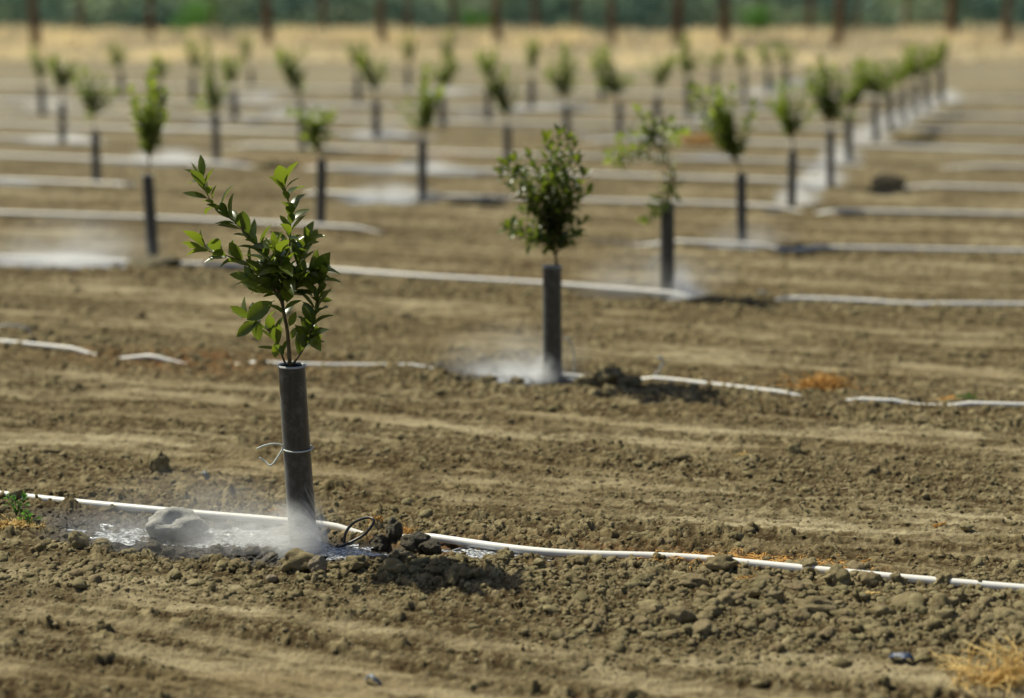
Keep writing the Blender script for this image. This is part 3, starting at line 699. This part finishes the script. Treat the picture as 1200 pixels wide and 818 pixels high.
# base x, base y, sleeve top x, y, sleeve width, crown boxes, twigs, label
LIST = [
 (870, 290, 869, 204, 12, [(840, 105, 878, 178), (842, 105, 862, 150), (814, 114, 842, 132)], 14, 'fourth sapling of the long right row, forked crown with a twig reaching left'),
 (928, 248, 929, 176, 10, [(913, 104, 946, 152)], 12, 'fifth sapling of the long row to the right, compact brush-like crown'),
 (973, 222, 973, 153, 9, [(948, 80, 998, 138), (960, 76, 990, 120)], 14, 'sixth sapling of the long row to the right, wide crown'),
 (995, 193, 995, 135, 9, [(982, 78, 1010, 125)], 9, 'seventh sapling of the long row to the right, standing close behind the sixth'),
 (1026, 170, 1026, 118, 8, [(1010, 76, 1048, 106)], 10, 'eighth sapling of the long row to the right, dark flat-topped crown'),
 (1043, 156, 1043, 108, 8, [(1032, 72, 1056, 98)], 7, 'ninth sapling of the long row to the right'),
 (1058, 148, 1058, 103, 8, [(1046, 70, 1068, 94)], 7, 'tenth sapling of the long row to the right'),
 (1072, 140, 1072, 96, 8, [(1064, 58, 1086, 86)], 8, 'eleventh sapling of the long row to the right'),
 (1086, 132, 1086, 88, 8, [(1078, 56, 1098, 84)], 8, 'twelfth sapling of the long row to the right'),
 (1103, 123, 1102, 80, 8, [(1090, 50, 1108, 76)], 8, 'last sapling at the far end of the long row to the right'),
 (180, 306, 173, 205, 14, [(165, 112, 192, 165), (145, 110, 160, 140), (168, 98, 178, 130), (155, 130, 172, 190)], 13, 'sapling left of the nearest one, thin stem and forked crown, on a dark soil mound'),
 (375, 266, 377, 187, 12, [(352, 130, 384, 148), (362, 140, 386, 182), (368, 150, 384, 178)], 12, 'sapling directly right of the nearest crown, small crown bent left'),
 (495, 236, 495, 165, 11, [(480, 112, 510, 140), (478, 122, 502, 158), (488, 86, 500, 112), (472, 108, 514, 124)], 12, 'sapling left of the second one, with a gappy upright crown'),
 (595, 190, 595, 147, 9, [(578, 92, 606, 126), (562, 62, 582, 96), (590, 84, 606, 120)], 11, 'sapling showing just left of the bushy second crown'),
 (664, 160, 664, 124, 8, [(645, 74, 672, 104), (660, 58, 670, 80)], 11, 'sapling whose crown rises directly above the bushy second one'),
 (726, 158, 726, 120, 8, [(706, 76, 736, 106), (696, 60, 710, 82)], 11, 'sapling with a crown slanting up to the left, behind the third tree'),
 (770, 153, 770, 114, 9, [(756, 70, 784, 92)], 8, 'sapling with a flat fan crown behind the third tree'),
 (807, 142, 806, 92, 9, [(796, 62, 812, 84), (795, 40, 806, 66)], 8, 'tall narrow sapling in front of a brown trunk, right of centre'),
 (113, 218, 112, 155, 10, [(92, 84, 116, 112), (104, 100, 118, 145), (120, 100, 134, 112)], 11, 'sapling at left with one side twig and a puddle at its foot'),
 (254, 188, 252, 133, 9, [(242, 92, 262, 128), (234, 50, 246, 80), (233, 95, 250, 128)], 9, 'sapling above the upper left twigs of the nearest tree'),
 (355, 178, 352, 122, 8, [(330, 62, 356, 84), (342, 70, 354, 118)], 10, 'sapling with a tall funnel-shaped crown behind the nearest tree'),
 (441, 161, 441, 118, 9, [(426, 68, 448, 92)], 8, 'sapling with a small crown halfway between the nearest and second trees'),
 (73, 169, 73, 120, 8, [(64, 72, 82, 94)], 8, 'second sapling from the left edge, with water at its foot'),
 (50, 136, 48, 99, 8, [(42, 72, 54, 90), (38, 60, 48, 76)], 7, 'first sapling from the left edge'),
 (142, 113, 142, 84, 7, [(130, 60, 144, 78), (118, 50, 132, 66)], 6, 'small far sapling leaning left, third from the left edge'),
 (188, 142, 188, 100, 8, [(182, 68, 194, 92)], 7, 'sapling right behind the forked left crown'),
 (226, 118, 226, 88, 7, [(222, 52, 236, 76)], 6, 'far sapling left of the nearest tree, below the pale green bush'),
 (275, 142, 274, 107, 8, [(264, 72, 280, 92)], 7, 'sapling above the nearest tree, middle of three close together'),
 (294, 101, 294, 82, 6, [(284, 42, 294, 66)], 5, 'very small far sapling above the nearest tree'),
 (419, 120, 419, 86, 7, [(410, 52, 426, 74)], 7, 'far sapling just left of the one halfway between the nearest and second trees'),
 (478, 106, 478, 80, 7, [(472, 42, 484, 70)], 6, 'far narrow sapling in front of the dry grass, left of the centre'),
 (519, 150, 517, 114, 9, [(508, 70, 532, 92)], 8, 'sapling with a spreading crown near the centre of the field'),
 (523, 98, 524, 76, 6, [(518, 38, 530, 66)], 5, 'very small far sapling in front of the dry grass at centre'),
 (572, 143, 572, 100, 8, [(562, 62, 578, 84)], 7, 'sapling hidden partly by the forked one left of the second tree'),
 (623, 131, 623, 92, 8, [(617, 46, 629, 70)], 6, 'sapling with a thin upright crown just left above the second tree'),
 (705, 120, 705, 88, 7, [(696, 58, 712, 78)], 6, 'far sapling behind the slanting crown'),
 (838, 112, 838, 84, 7, [(830, 62, 846, 78)], 6, 'far sapling right of the tall narrow one'),
 (872, 116, 872, 86, 7, [(864, 58, 880, 78)], 6, 'far sapling above the forked fourth crown'),
 (900, 113, 900, 83, 7, [(890, 50, 906, 74)], 6, 'far sapling above the fifth tree of the right row'),
 (921, 107, 921, 80, 7, [(914, 54, 930, 74)], 6, 'far sapling left of the sixth crown of the right row'),
]
for i, (bx, by, tx, ty, w_, boxes, n, lab) in enumerate(LIST):
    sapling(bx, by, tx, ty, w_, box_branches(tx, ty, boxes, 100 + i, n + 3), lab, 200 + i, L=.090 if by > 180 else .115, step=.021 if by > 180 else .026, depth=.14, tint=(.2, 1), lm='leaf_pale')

# ------------------------------------------------------------------ sprinklers and hoses
def sprinkler(loc_px, pts, label, mt='black', rad=.0035, head=True, group='micro sprinklers on thin hoses'):
    p = at(*loc_px); z0 = gz(p.x, p.y); root = empty('micro_sprinkler', (p.x, p.y, z0)); tag(root, label, 'sprinkler', group)
    mb = MB(); pp = [Vector(q) for q in pts]; pp = [atY(q[0], q[1], p.y + (q[2] if len(q) > 2 else 0)) - root.location for q in pts]
    mb.tube(spline(pp, 10), rad, 10); mb.build('hose', M[mt], root)
    if head:
        h = MB(); c = pp[0]; d = (pp[0] - pp[1]).normalized()
        h.tube([c - d * .012, c, c + d * .004, c + d * .004, c + d * .020, c + d * .020, c + d * .034], [.004, .006, .006, .010, .010, .006, .0045], 14)
        h.tube([c + d * .012 + Vector((0, 0, -.022)), c + d * .012 + Vector((0, 0, .024))], [.004, .003], 8)
        h.tube([c - d * .02 + Vector((-.008, 0, -.012)), c - d * .02 + Vector((.006, 0, .016))], [.0035, .003], 8)
        h.tube([c + d * .028 + Vector((0, 0, -.01)), c + d * .03 + Vector((0, 0, .012))], .0028, 8)
        h.build('sprinkler_head', M[mt], root)
    return root
sprinkler((392, 648), [(388, 646, -.02), (398, 641, -.01), (412, 635, 0), (427, 626, .01), (437, 614, .02), (437, 608, .03), (428, 607, .05), (414, 613, .06), (405, 625, .05), (404, 640, .04), (410, 650, .04)],
          'black sprinkler with a looped hose at the foot of the nearest tree', rad=.0050)
sprinkler((536, 650), [(520, 653, -.01), (528, 647, 0), (540, 643, .02), (552, 642, .05)], 'short grey hose stub running from the near pipe to the second puddle', 'grey_tube', .0042, False)
sprinkler((771, 446), [(766, 441, 0), (772, 434, 0), (777, 426, 0), (775, 419, 0), (770, 419, 0)], 'pale hooked tube sticking up beside the second pipe', 'grey_tube', .0055, False)
sprinkler((672, 444), [(672, 448, 0), (673, 430, 0), (672, 412, 0), (667, 398, 0), (660, 396, 0)], 'faint upright hook of tube right of the second tree', 'grey_tube', .004, False)
sprinkler((20, 400), [(35, 398, 0), (35, 388, 0), (26, 383, 0), (8, 381, 0), (-6, 384, 0)], 'pale hose arch at the left edge above the second pipe', 'grey_tube', .006, False)
sprinkler((890, 350), [(880, 348, 0), (886, 343, 0), (896, 343, 0), (904, 351, 0)], 'pale hose arch beside the third pipe right of the third tree', 'grey_tube', .007, False)
sprinkler((766, 316), [(780, 306, 0), (770, 300, 0), (764, 308, 0), (766, 318, 0)], 'pale hook of tube left of the third trunk guard', 'grey_tube', .007, False)

# ------------------------------------------------------------------ mist
def mist_mat(name, dens, cx=0.0, streak=False):
    m, nt, out = mat(name); co = N(nt, 'ShaderNodeTexCoord').outputs['Generated']
    mp = N(nt, 'ShaderNodeVectorMath', operation='SUBTRACT'); nt.links.new(co, mp.inputs[0]); mp.inputs[1].default_value = (.5, .5, .12)
    sc3 = N(nt, 'ShaderNodeVectorMath', operation='MULTIPLY'); nt.links.new(mp.outputs[0], sc3.inputs[0]); sc3.inputs[1].default_value = (2.0, 2.0, 1.25)
    ln = N(nt, 'ShaderNodeVectorMath', operation='LENGTH'); nt.links.new(sc3.outputs[0], ln.inputs[0])
    f = math_(nt, 'SUBTRACT', 1.0, ln.outputs['Value'], None, True); f = math_(nt, 'POWER', f, 1.5)
    n = noise(nt, co, 3.6, 6, .68)
    nn = math_(nt, 'SUBTRACT', math_(nt, 'MULTIPLY', n, 3.6), 1.25, None, True)
    d = math_(nt, 'MULTIPLY', math_(nt, 'MULTIPLY', f, nn), dens)
    v = N(nt, 'ShaderNodeVolumeScatter'); v.inputs['Color'].default_value = (.96, .98, 1, 1); v.inputs['Anisotropy'].default_value = .1
    nt.links.new(d, v.inputs['Density']); nt.links.new(v.outputs[0], out.inputs['Volume']); return m
MM = {k: mist_mat('mist_%d' % k, d) for k, d in ((1, 4.0), (2, 3.2), (3, 26.0), (4, 85.0), (5, 22), (6, 10))}
def mist(px, py, w_m, d_m, h_m, k, label, tilt=0):
    p = at(px, py); z0 = gz(p.x, p.y); v, f = ICO[3]
    v = v * (w_m / 2, d_m / 2, h_m / 2); v[:, 2] += h_m / 2
    me = npmesh('water_mist', v, f); o = link('water_mist', me, MM[k], None, (p.x, p.y, z0 - .02)); o.rotation_euler = (0, tilt, 0)
    tag(o, label, 'mist', 'drifting sprinkler mist at the saplings'); return o
mist(235, 640, 1.15, .7, .34, 1, 'thin white mist drifting left from the nearest sprinkler')
mist(366, 652, .26, .22, .27, 4, 'dense white spray at the foot of the nearest guard', -.5)
mist(600, 440, .95, .8, .36, 2, 'thin mist around the foot of the second tree')
mist(642, 449, .22, .22, .2, 4, 'dense spray at the foot of the second guard')
mist(770, 346, 1.3, 1.0, .42, 2, 'thin mist around the third tree')
mist(796, 350, .24, .24, .3, 4, 'dense spray right of the third guard')
mist(90, 306, 1.6, 1.2, .5, 2, 'thin mist over the long puddle at left')
mist(880, 290, 1.0, .9, .3, 2, 'thin mist around the fourth tree')
mist(290, 642, .55, .35, .16, 3, 'low white spray over the puddle beside the nearest guard')
mist(130, 632, .7, .3, .10, 2, 'low mist over the wet strip at the left edge')
mist(595, 441, .55, .4, .12, 3, 'low white spray over the wet patch left of the second tree')
mist(810, 353, .4, .4, .14, 3, 'low white spray over the puddle beside the third tree')
mist(70, 308, 1.3, .7, .14, 3, 'low white spray over the long puddle at left')
for (x, y, k, l) in [(935, 240, 1, 'fifth'), (965, 218, 1.1, 'sixth'), (985, 192, 1.2, 'seventh'), (1020, 168, 1.3, 'eighth'), (1040, 154, 1.3, 'ninth'), (1056, 146, 1.3, 'tenth'), (1070, 138, 1.3, 'eleventh'), (1085, 130, 1.3, 'twelfth'), (1110, 121, 1.4, 'last')]:
    mist(x, y, .62 * k, .6, .30 * k, 5, 'white mist at the foot of the %s sapling of the long right row' % l)
for (x, y, w_, l) in [(75, 166, 2.0, 'second sapling from the left edge'), (58, 125, 2.2, 'first sapling from the left edge'), (460, 234, 1.6, 'gappy upright sapling left of the second one'), (200, 188, 2.0, 'sapling above the nearest tree, left side'),
        (450, 160, 2.0, 'small crown halfway between the nearest and second trees'), (500, 200, 1.6, 'long puddle behind the centre saplings'), (300, 118, 2.4, 'far sapling above the nearest tree'), (625, 130, 2.2, 'thin upright far sapling left above the second tree'), (525, 112, 2.4, 'far sapling at centre'), (890, 112, 3.0, 'far saplings above the fifth tree'), (830, 142, 2.0, 'tall narrow sapling'), (350, 140, 2.0, 'funnel-shaped crown')]:
    mist(x, y, w_ * .7, .8, .26, 6, 'white mist by the ' + l)

def spray(px, py, n, length, label, seed, dirx=-1):
    rnd = random.Random(seed); p = at(px, py); z0 = gz(p.x, p.y) + .03; mb = MB()
    for i in range(n):
        az = rnd.gauss(0, .4); el = rnd.choice((rnd.uniform(.02, .35), rnd.uniform(.3, 1.35))); d = Vector((dirx * math.cos(el) * math.cos(az), math.sin(az) * math.cos(el), math.sin(el)))
        l = length * rnd.uniform(.3, 1) * (1.1 - .5 * el / 1.25); v0 = l * rnd.uniform(0, .55); pts = []
        for k in range(5):
            u = v0 + (l - v0) * k / 4; pts.append(d * u + Vector((0, 0, -1.1 * u * u / max(length, .1) * math.cos(el))))
        mb.tube(pts, [.0002, .00035, .0004, .00035, .0002], 3, False)
    o = mb.build('water_spray', M['spray'], None, (p.x, p.y, z0)); tag(o, label, 'spray', kind='stuff')
m, nt, out = mat('spray_droplets'); a_ = N(nt, 'ShaderNodeBsdfTranslucent'); a_.inputs['Color'].default_value = (.95, .97, 1, 1)
b_ = N(nt, 'ShaderNodeBsdfDiffuse'); b_.inputs['Color'].default_value = (.9, .94, 1, 1); ad = N(nt, 'ShaderNodeMixShader'); ad.inputs[0].default_value = .5
nt.links.new(a_.outputs[0], ad.inputs[1]); nt.links.new(b_.outputs[0], ad.inputs[2])
tb = N(nt, 'ShaderNodeBsdfTransparent'); m2_ = N(nt, 'ShaderNodeMixShader'); m2_.inputs[0].default_value = .30
nt.links.new(tb.outputs[0], m2_.inputs[1]); nt.links.new(ad.outputs[0], m2_.inputs[2]); nt.links.new(m2_.outputs[0], out.inputs['Surface']); M['spray'] = m
spray(388, 656, 430, .50, 'fine white jets of water fanning left from the nearest sprinkler across the guard', 1)
spray(652, 450, 240, .40, 'fine jets of water at the foot of the second tree', 2)
spray(800, 354, 160, .28, 'fine jets of water right of the third guard', 3, 1)

# ------------------------------------------------------------------ scraps, weeds and straw
def straw(px, py, n, w_, h_, label, mt, seed, name, cat, rad=.0016, flat=False):
    rnd = random.Random(seed); p = at(px, py); scl = (p.y * ct + H * st) / F; mb = MB(); z0 = gz(p.x, p.y)
    for i in range(n):
        x = rnd.gauss(0, w_ * .22) * scl; y = rnd.gauss(0, w_ * .09) * scl * (1 if not flat else .7)
        zz = gz(p.x + x, p.y + y, True) - z0; l = rnd.uniform(.25, 1) * h_ * scl
        a = rnd.uniform(0, 6.28); lean = rnd.uniform(.2, 1.4) if not flat else rnd.uniform(1.1, 1.7)
        d = Vector((math.cos(a) * math.sin(lean), math.sin(a) * math.sin(lean), abs(math.cos(lean)) + .06))
        q = Vector((x, y, zz)); k = Vector((rnd.uniform(-.3, .3), rnd.uniform(-.3, .3), -.35)) * l
        mb.tube([q, q + d * l * .5, q + d * l + k], [rad, rad * .8, rad * .3], 4)
    o = mb.build(name, M[mt], None, (p.x, p.y, z0)); tag(o, label, cat); return o
straw(1172, 800, 150, 100, 85, 'tuft of dry straw in the lower right corner', 'straw', 1, 'dry_grass_tuft', 'dry grass', .0019)
straw(965, 462, 260, 60, 34, 'orange dried weed behind the second pipe at right', 'orange', 2, 'dry_weed', 'dry weed', .003)
straw(800, 658, 60, 70, 10, 'short orange debris at the left end of the straw strip', 'orange', 4, 'dry_weed', 'dry weed', .0022, True)['kind'] = 'stuff'
o = straw(880, 664, 1100, 230, 17, 'strip of orange dried weed lying along the near pipe', 'orange', 3, 'dry_weed_strip', 'dry weed', .0022, True); o['kind'] = 'stuff'
straw(1110, 474, 90, 26, 8, 'faint orange dead weed beside the second pipe far right', 'orange', 5, 'dry_weed', 'dry weed', .003, True)
straw(475, 632, 50, 24, 20, 'dry orange weed behind the dark heap', 'orange', 6, 'dry_weed', 'dry weed', .002)
straw(1018, 708, 22, 26, 12, 'few bright straws among the clods at right', 'straw', 7, 'dry_grass_tuft', 'dry grass', .0019, True)
straw(876, 690, 26, 26, 16, 'small sprig of orange straw among the clods', 'orange', 8, 'dry_grass_tuft', 'dry grass', .002)
straw(1100, 616, 26, 24, 9, 'small orange dry weed in the track at right', 'orange', 9, 'dry_weed', 'dry weed', .002)
straw(870, 537, 12, 40, 14, 'few thin straws lying in the middle strip', 'straw', 10, 'dry_grass_tuft', 'dry grass', .002, True)
straw(18, 628, 160, 70, 16, 'pale dead weeds at the left edge of the wet strip', 'straw', 11, 'dry_weed', 'dry weed', .0018)
straw(440, 622, 40, 26, 10, 'orange dead leaves seen through the hose loop', 'orange', 12, 'dry_weed', 'dry weed', .0025)
straw(325, 605, 30, 14, 16, 'small tan weed just left behind the nearest guard', 'orange', 13, 'dry_weed', 'dry weed', .002)
straw(820, 170, 90, 34, 26, 'orange weed far behind the third tree', 'orange', 14, 'dry_weed', 'dry weed', .01)
def weed(px, py, w_, h_, n, label, seed):
    rnd = random.Random(seed); p = at(px, py); scl = (p.y * ct + H * st) / F; z0 = gz(p.x, p.y)
    root = empty('green_weed', (p.x, p.y, z0)); tag(root, label, 'weed'); s_ = MB(); l_ = MB()
    for i in range(n):
        tip = Vector((rnd.uniform(-.5, .5) * w_ * scl, rnd.uniform(-.4, .4) * w_ * scl, rnd.uniform(.4, 1) * h_ * scl))
        path = spline([Vector((0, 0, 0)), tip * .5 + Vector((0, 0, .2 * h_ * scl)), tip], 4)
        s_.tube(path, .0012, 5); leafy(l_, path, .022, .012, rnd, .2, (.3, 1), 60)
    s_.build('stem', M['weed_leaf'], root); l_.build('foliage', M['weed_leaf'], root)
weed(20, 618, 26, 26, 8, 'small green weed at the left edge beside the near pipe', 1)
weed(35, 626, 16, 14, 5, 'tiny green weed right below the weed at the left edge', 2)
weed(1132, 476, 30, 7, 5, 'low green weed on the second pipe at right', 3)
def scrap(px, py, w_, h_, label, mt, seed):
    rnd = random.Random(seed); p = at(px, py); scl = (p.y * ct + H * st) / F; z0 = gz(p.x, p.y, True)
    mb = MB(); vs = []; nx, ny = 8, 4
    for layer in (0, 1):
        for j in range(ny + 1):
            for i in range(nx + 1):
                u, v = i / nx - .5, j / ny - .5; t = 1 - .35 * abs(u) * 2
                x = u * w_ * scl; y = v * h_ * scl * 2.2 * t
                vs.append((x, y, .010 + .012 * math.sin(u * 5 + seed) + .006 * math.cos(v * 7 + u * 9) - .10 * x - layer * .0015))
    fs = []; L0 = (nx + 1) * (ny + 1)
    for j in range(ny):
        for i in range(nx):
            a = j * (nx + 1) + i; fs.append((a, a + 1, a + nx + 2, a + nx + 1)); fs.append((L0 + a, L0 + a + nx + 1, L0 + a + nx + 2, L0 + a + 1))
    mb.add(vs, fs); o = mb.build('plastic_scrap', M[mt], None, (p.x, p.y, z0)); o.rotation_euler = (R(14), R(10), -.25); tag(o, label, 'scrap')
scrap(1057, 777, 30, 5, 'dark blue crumpled scrap on the soil at lower right', 'blue', 1)
scrap(438, 797, 22, 3, 'pale blue flat flake by the bottom edge left of centre', 'paleblue', 2)
scrap(243, 561, 14, 3, 'grey-blue flake behind the near pipe at left', 'paleblue', 3)

# ------------------------------------------------------------------ dry grass belt
rnd = np.random.default_rng(3)
n = 75000
gx = rnd.uniform(-75, 75, n); gy = 88 + 62 * rnd.random(n) ** 1.1
edge = 77 + 4 * perlin(gx * .08, gx * 0, 3) - 14 * np.exp(-((gx - 6) / 9) ** 2)
gy = edge + (gy - 88)
hh = np.interp(gy, [76, 96, 108, 150], [.22, .34, .75, .85]) * (.55 + .75 * rnd.random(n)) * (1 + .7 * perlin(gx * .16, gy * .10, 12) + .3 * perlin(gx * .6, gy * .5, 13)); ww = .05 + .06 * rnd.random(n); an = rnd.random(n) * 3.14
V = np.zeros((n, 4, 3)); cx_, sx_ = np.cos(an) * ww, np.sin(an) * ww; lx, ly = rnd.normal(0, .12, n), rnd.normal(0, .12, n)
V[:, 0] = np.stack([gx - cx_, gy - sx_, 0 * gx], 1); V[:, 1] = np.stack([gx + cx_, gy + sx_, 0 * gx], 1)
V[:, 2] = np.stack([gx + cx_ * .4 + lx, gy + sx_ * .4 + ly, hh], 1); V[:, 3] = np.stack([gx - cx_ * .4 + lx, gy - sx_ * .4 + ly, hh], 1)
gt = np.clip(.5 + .9 * perlin(gx * .22, gy * .08, 19) + .3 * (rnd.random(n) - .5), 0, 1)
me = npmesh('dry_grass', V.reshape(-1, 3), np.arange(4 * n).reshape(-1, 4), False, dict(tint=np.repeat(gt, 4)))
tag(link('dry_grass', me, M['drygrass']), 'belt of tall straw-coloured dry grass between the field and the trees', 'grass', kind='stuff')

# ------------------------------------------------------------------ trees beyond the field
def crown_mesh(seed, n, rad, zc, hz, size):
    r = np.random.default_rng(seed); k = 26; cen = r.normal(size=(k, 3)); cen /= np.linalg.norm(cen, axis=1)[:, None]
    cen = cen * (rad * .75, rad * .75, hz * .75) * (r.random((k, 1)) ** .5); cen[:, 2] += zc
    c = cen[r.integers(k, size=n)]; p = r.normal(size=(n, 3)); p /= np.linalg.norm(p, axis=1)[:, None]; p = c + p * (r.random((n, 1)) ** .5) * rad * .36
    a = r.normal(size=(n, 3)); a /= np.linalg.norm(a, axis=1)[:, None]; b = np.cross(a, r.normal(size=(n, 3))); b /= np.linalg.norm(b, axis=1)[:, None]
    s_ = size * (.6 + .8 * r.random((n, 1)))
    V = np.stack([p - a * s_, p - b * s_ * .45, p + a * s_, p + b * s_ * .45], 1).reshape(-1, 3)
    return npmesh('crown', V, np.arange(4 * n).reshape(-1, 4), False, dict(tint=np.repeat(r.random(n), 4)))
def trunk_mesh(seed, r0, h, zc):
    r = random.Random(seed); mb = MB()
    pts = [Vector((0, 0, -.3)), Vector((0, 0, 0)), Vector((r.uniform(-.05, .05), 0, .5)), Vector((r.uniform(-.15, .15), r.uniform(-.1, .1), h * .5)), Vector((r.uniform(-.25, .25), r.uniform(-.2, .2), h))]
    mb.tube(spline(pts, 5), [r0 * 1.5 * (1 - .55 * (i / 20) ** .6) for i in range(21)], 12)
    for k in range(7):
        a = 6.28 * k / 7 + r.random(); q = pts[-1] * (.75 + .25 * r.random()); e = q + Vector((math.cos(a) * 1.6, math.sin(a) * 1.6, 1.4 + r.random()))
        mb.tube(spline([q, (q + e) / 2 + Vector((0, 0, -.15)), e], 4), [r0 * .5 * (1 - .8 * i / 8) for i in range(9)], 7)
    return mb
CR = [crown_mesh(s, 5200, 3.0, 6.4, 2.6, .20) for s in (1, 2, 3)]; TR = []
for s in (1, 2, 3):
    o = trunk_mesh(s, .30, 4.4, 6).build('trunk', M['oldbark']); TR.append(o.data); bpy.data.objects.remove(o)
for m_ in CR: m_.materials.append(M['far_leaf'])
TL = [(42, 98, 'brown-trunked tree beyond the grass at far left', 1), (178, 108, 'brown-trunked tree second from left beyond the grass', .9), (314, 102, 'brown-trunked tree third from left beyond the grass', 1), (448, 103, 'brown-trunked tree fourth from left beyond the grass', 1),
      (583, 102, 'brown-trunked tree right of centre-left beyond the grass, over the centre sapling', 1), (717, 100, 'brown-trunked tree beyond the grass above the slanting sapling', .85), (795, 97, 'thick brown trunk directly behind the tall narrow sapling', 1.05), (848, 104, 'thick dark trunk just right of the one behind the tall narrow sapling', 1.15),
      (981, 95, 'brown trunk above the sixth sapling of the right row', .95), (1115, 112, 'broad brown trunk above the end of the right row', 1.3), (1180, 103, 'brown trunk at the far right edge', .9), (-90, 112, None, 1), (1310, 112, None, 1)]
for (px, Yd, lab, k) in TL:
    x = (px - CX) / F * (Yd * ct + H * st); r = random.Random(px)
    t = empty('orchard_tree', (x, Yd, 0)); t.rotation_euler = (0, 0, r.uniform(0, 6.28)); t.scale = (k, k, 1)
    tag(t, lab or ('brown-trunked tree standing beyond the %s edge of the picture' % ('left' if px < 0 else 'right')), 'tree', 'old orchard trees beyond the dry grass')
    i = r.randrange(3); link('trunk', TR[i], M['oldbark'], t); link('crown', CR[(i + 1) % 3], M['far_leaf'], t)
for j, (px, Yd, lab) in enumerate([(95, 133, 'fainter trunk between the first and second brown trunks'), (250, 135, 'fainter trunk between the second and third brown trunks'), (380, 134, 'fainter trunk between the third and fourth brown trunks'), (478, 131, 'fainter trunk just right of the fourth brown trunk'), (530, 136, 'fainter trunk right above the centre sapling'),
      (627, 130, 'fainter trunk right of the centre'), (676, 133, 'fainter trunk left of the trunk above the slanting sapling'), (892, 131, 'fainter pale trunk above the fourth and fifth trees'), (948, 135, 'fainter trunk left of the trunk above the sixth crown'), (1005, 138, 'fainter pale trunk right of the trunk above the sixth crown'), (1062, 132, 'fainter trunk above the right row')]):
    x = (px - CX) / F * (Yd * ct + H * st); t = empty('orchard_tree', (x, Yd, 0)); t.rotation_euler = (0, 0, j * 1.7); t.scale = (.8, .8, .95)
    tag(t, lab, 'tree', 'old orchard trees beyond the dry grass'); link('trunk', TR[j % 3], M['oldbark'], t); link('crown', CR[j % 3], M['far_leaf'], t)
# pale green shrubs at the edge of the grass
def shrub(px, Yd, w_, h_, lab, seed):
    x = (px - CX) / F * (Yd * ct + H * st); t = empty('shrub', (x, Yd, 0)); tag(t, lab, 'shrub')
    c = crown_mesh(seed, 1500, w_ / 2, h_ * .55, h_ * .5, .10); link('foliage', c, M['weed_leaf'], t)
    mb = MB(); r = random.Random(seed)
    for k in range(6):
        a = k * 1.05; mb.tube(spline([Vector((0, 0, -.05)), Vector((math.cos(a) * .15, math.sin(a) * .15, h_ * .3)), Vector((math.cos(a) * w_ * .3, math.sin(a) * w_ * .3, h_ * .7))], 4), .02, 6)
    mb.build('stem', M['bark'], t)
shrub(232, 128, 5.0, 3.6, 'pale green bush among the trunks left of centre', 31)
shrub(560, 132, 3.0, 2.6, 'pale green bush behind the trunk near the centre', 32)
shrub(885, 128, 3.4, 3.0, 'pale green bush beyond the grass right of centre', 33)
# far wood
r = np.random.default_rng(8); n = 90000
x = r.uniform(-130, 130, n); y = 150 + 26 * r.random(n); z = 9.5 * r.random(n) ** .9 * (.8 + .35 * perlin(x * .12, x * 0 + 3, 4))
a = r.normal(size=(n, 3)); a /= np.linalg.norm(a, axis=1)[:, None]; b = np.cross(a, r.normal(size=(n, 3))); b /= np.linalg.norm(b, axis=1)[:, None]
s_ = .42 * (.5 + r.random((n, 1))); p = np.stack([x, y, z], 1)
tn = np.clip(.30 + 1.5 * perlin(x * .13, z * .30, 14) + .3 * r.random(n) - .1, 0, 1)
V = np.stack([p - a * s_, p - b * s_ * .6, p + a * s_, p + b * s_ * .6], 1).reshape(-1, 3)
me = npmesh('distant_wood', V, np.arange(4 * n).reshape(-1, 4), False, dict(tint=np.repeat(tn, 4)))
tag(link('distant_wood', me, M['wood_leaf']), 'dark blue-green mass of trees behind the trunks', 'trees', kind='stuff')

# ------------------------------------------------------------------ light
SUN_EL, SUN_AZ = 54.5, -58.0       # azimuth measured from the view direction (+Y), negative = left
w = bpy.data.worlds.new('World'); sc.world = w; w.use_nodes = True; nt = w.node_tree
bg = nt.nodes['Background']; sky = nt.nodes.new('ShaderNodeTexSky'); sky.sky_type = 'NISHITA'; sky.sun_disc = False
sky.sun_elevation = R(SUN_EL); sky.sun_rotation = R(SUN_AZ); sky.dust_density = 2.0; sky.air_density = 1.0
nt.links.new(sky.outputs[0], bg.inputs['Color']); bg.inputs['Strength'].default_value = .070
L = bpy.data.lights.new('sun', 'SUN'); L.energy = 5.0; L.angle = R(.53); L.color = (1, .95, .75)
lo = bpy.data.objects.new('sun', L); C.objects.link(lo); lo.location = (-5, 5, 12)
d = Vector((math.sin(R(SUN_AZ)) * math.cos(R(SUN_EL)), math.cos(R(SUN_AZ)) * math.cos(R(SUN_EL)), math.sin(R(SUN_EL))))
lo.rotation_euler = (-d).to_track_quat('-Z', 'Y').to_euler()

cam = bpy.data.cameras.new('camera'); co = bpy.data.objects.new('camera', cam); C.objects.link(co); sc.camera = co
co.location = (0, 0, H); co.rotation_euler = (R(90) - TH, 0, 0); cam.sensor_width = 36; cam.lens = F / 1200 * 36
cam.clip_start = .1; cam.clip_end = 6000
cam.dof.use_dof = True; cam.dof.focus_distance = 5.95; cam.dof.aperture_fstop = cam.lens / 1000 / .056; cam.dof.aperture_blades = 0
sc.view_settings.view_transform = 'Standard'; sc.view_settings.look = 'None'; sc.view_settings.exposure = 0; sc.view_settings.gamma = 1
sc.cycles.use_denoising = True; sc.cycles.volume_step_rate = 2.0; sc.cycles.volume_max_steps = 64; sc.cycles.volume_bounces = 4
sc.cycles.sample_clamp_indirect = 4.0; sc.cycles.max_bounces = 6; sc.cycles.transparent_max_bounces = 8
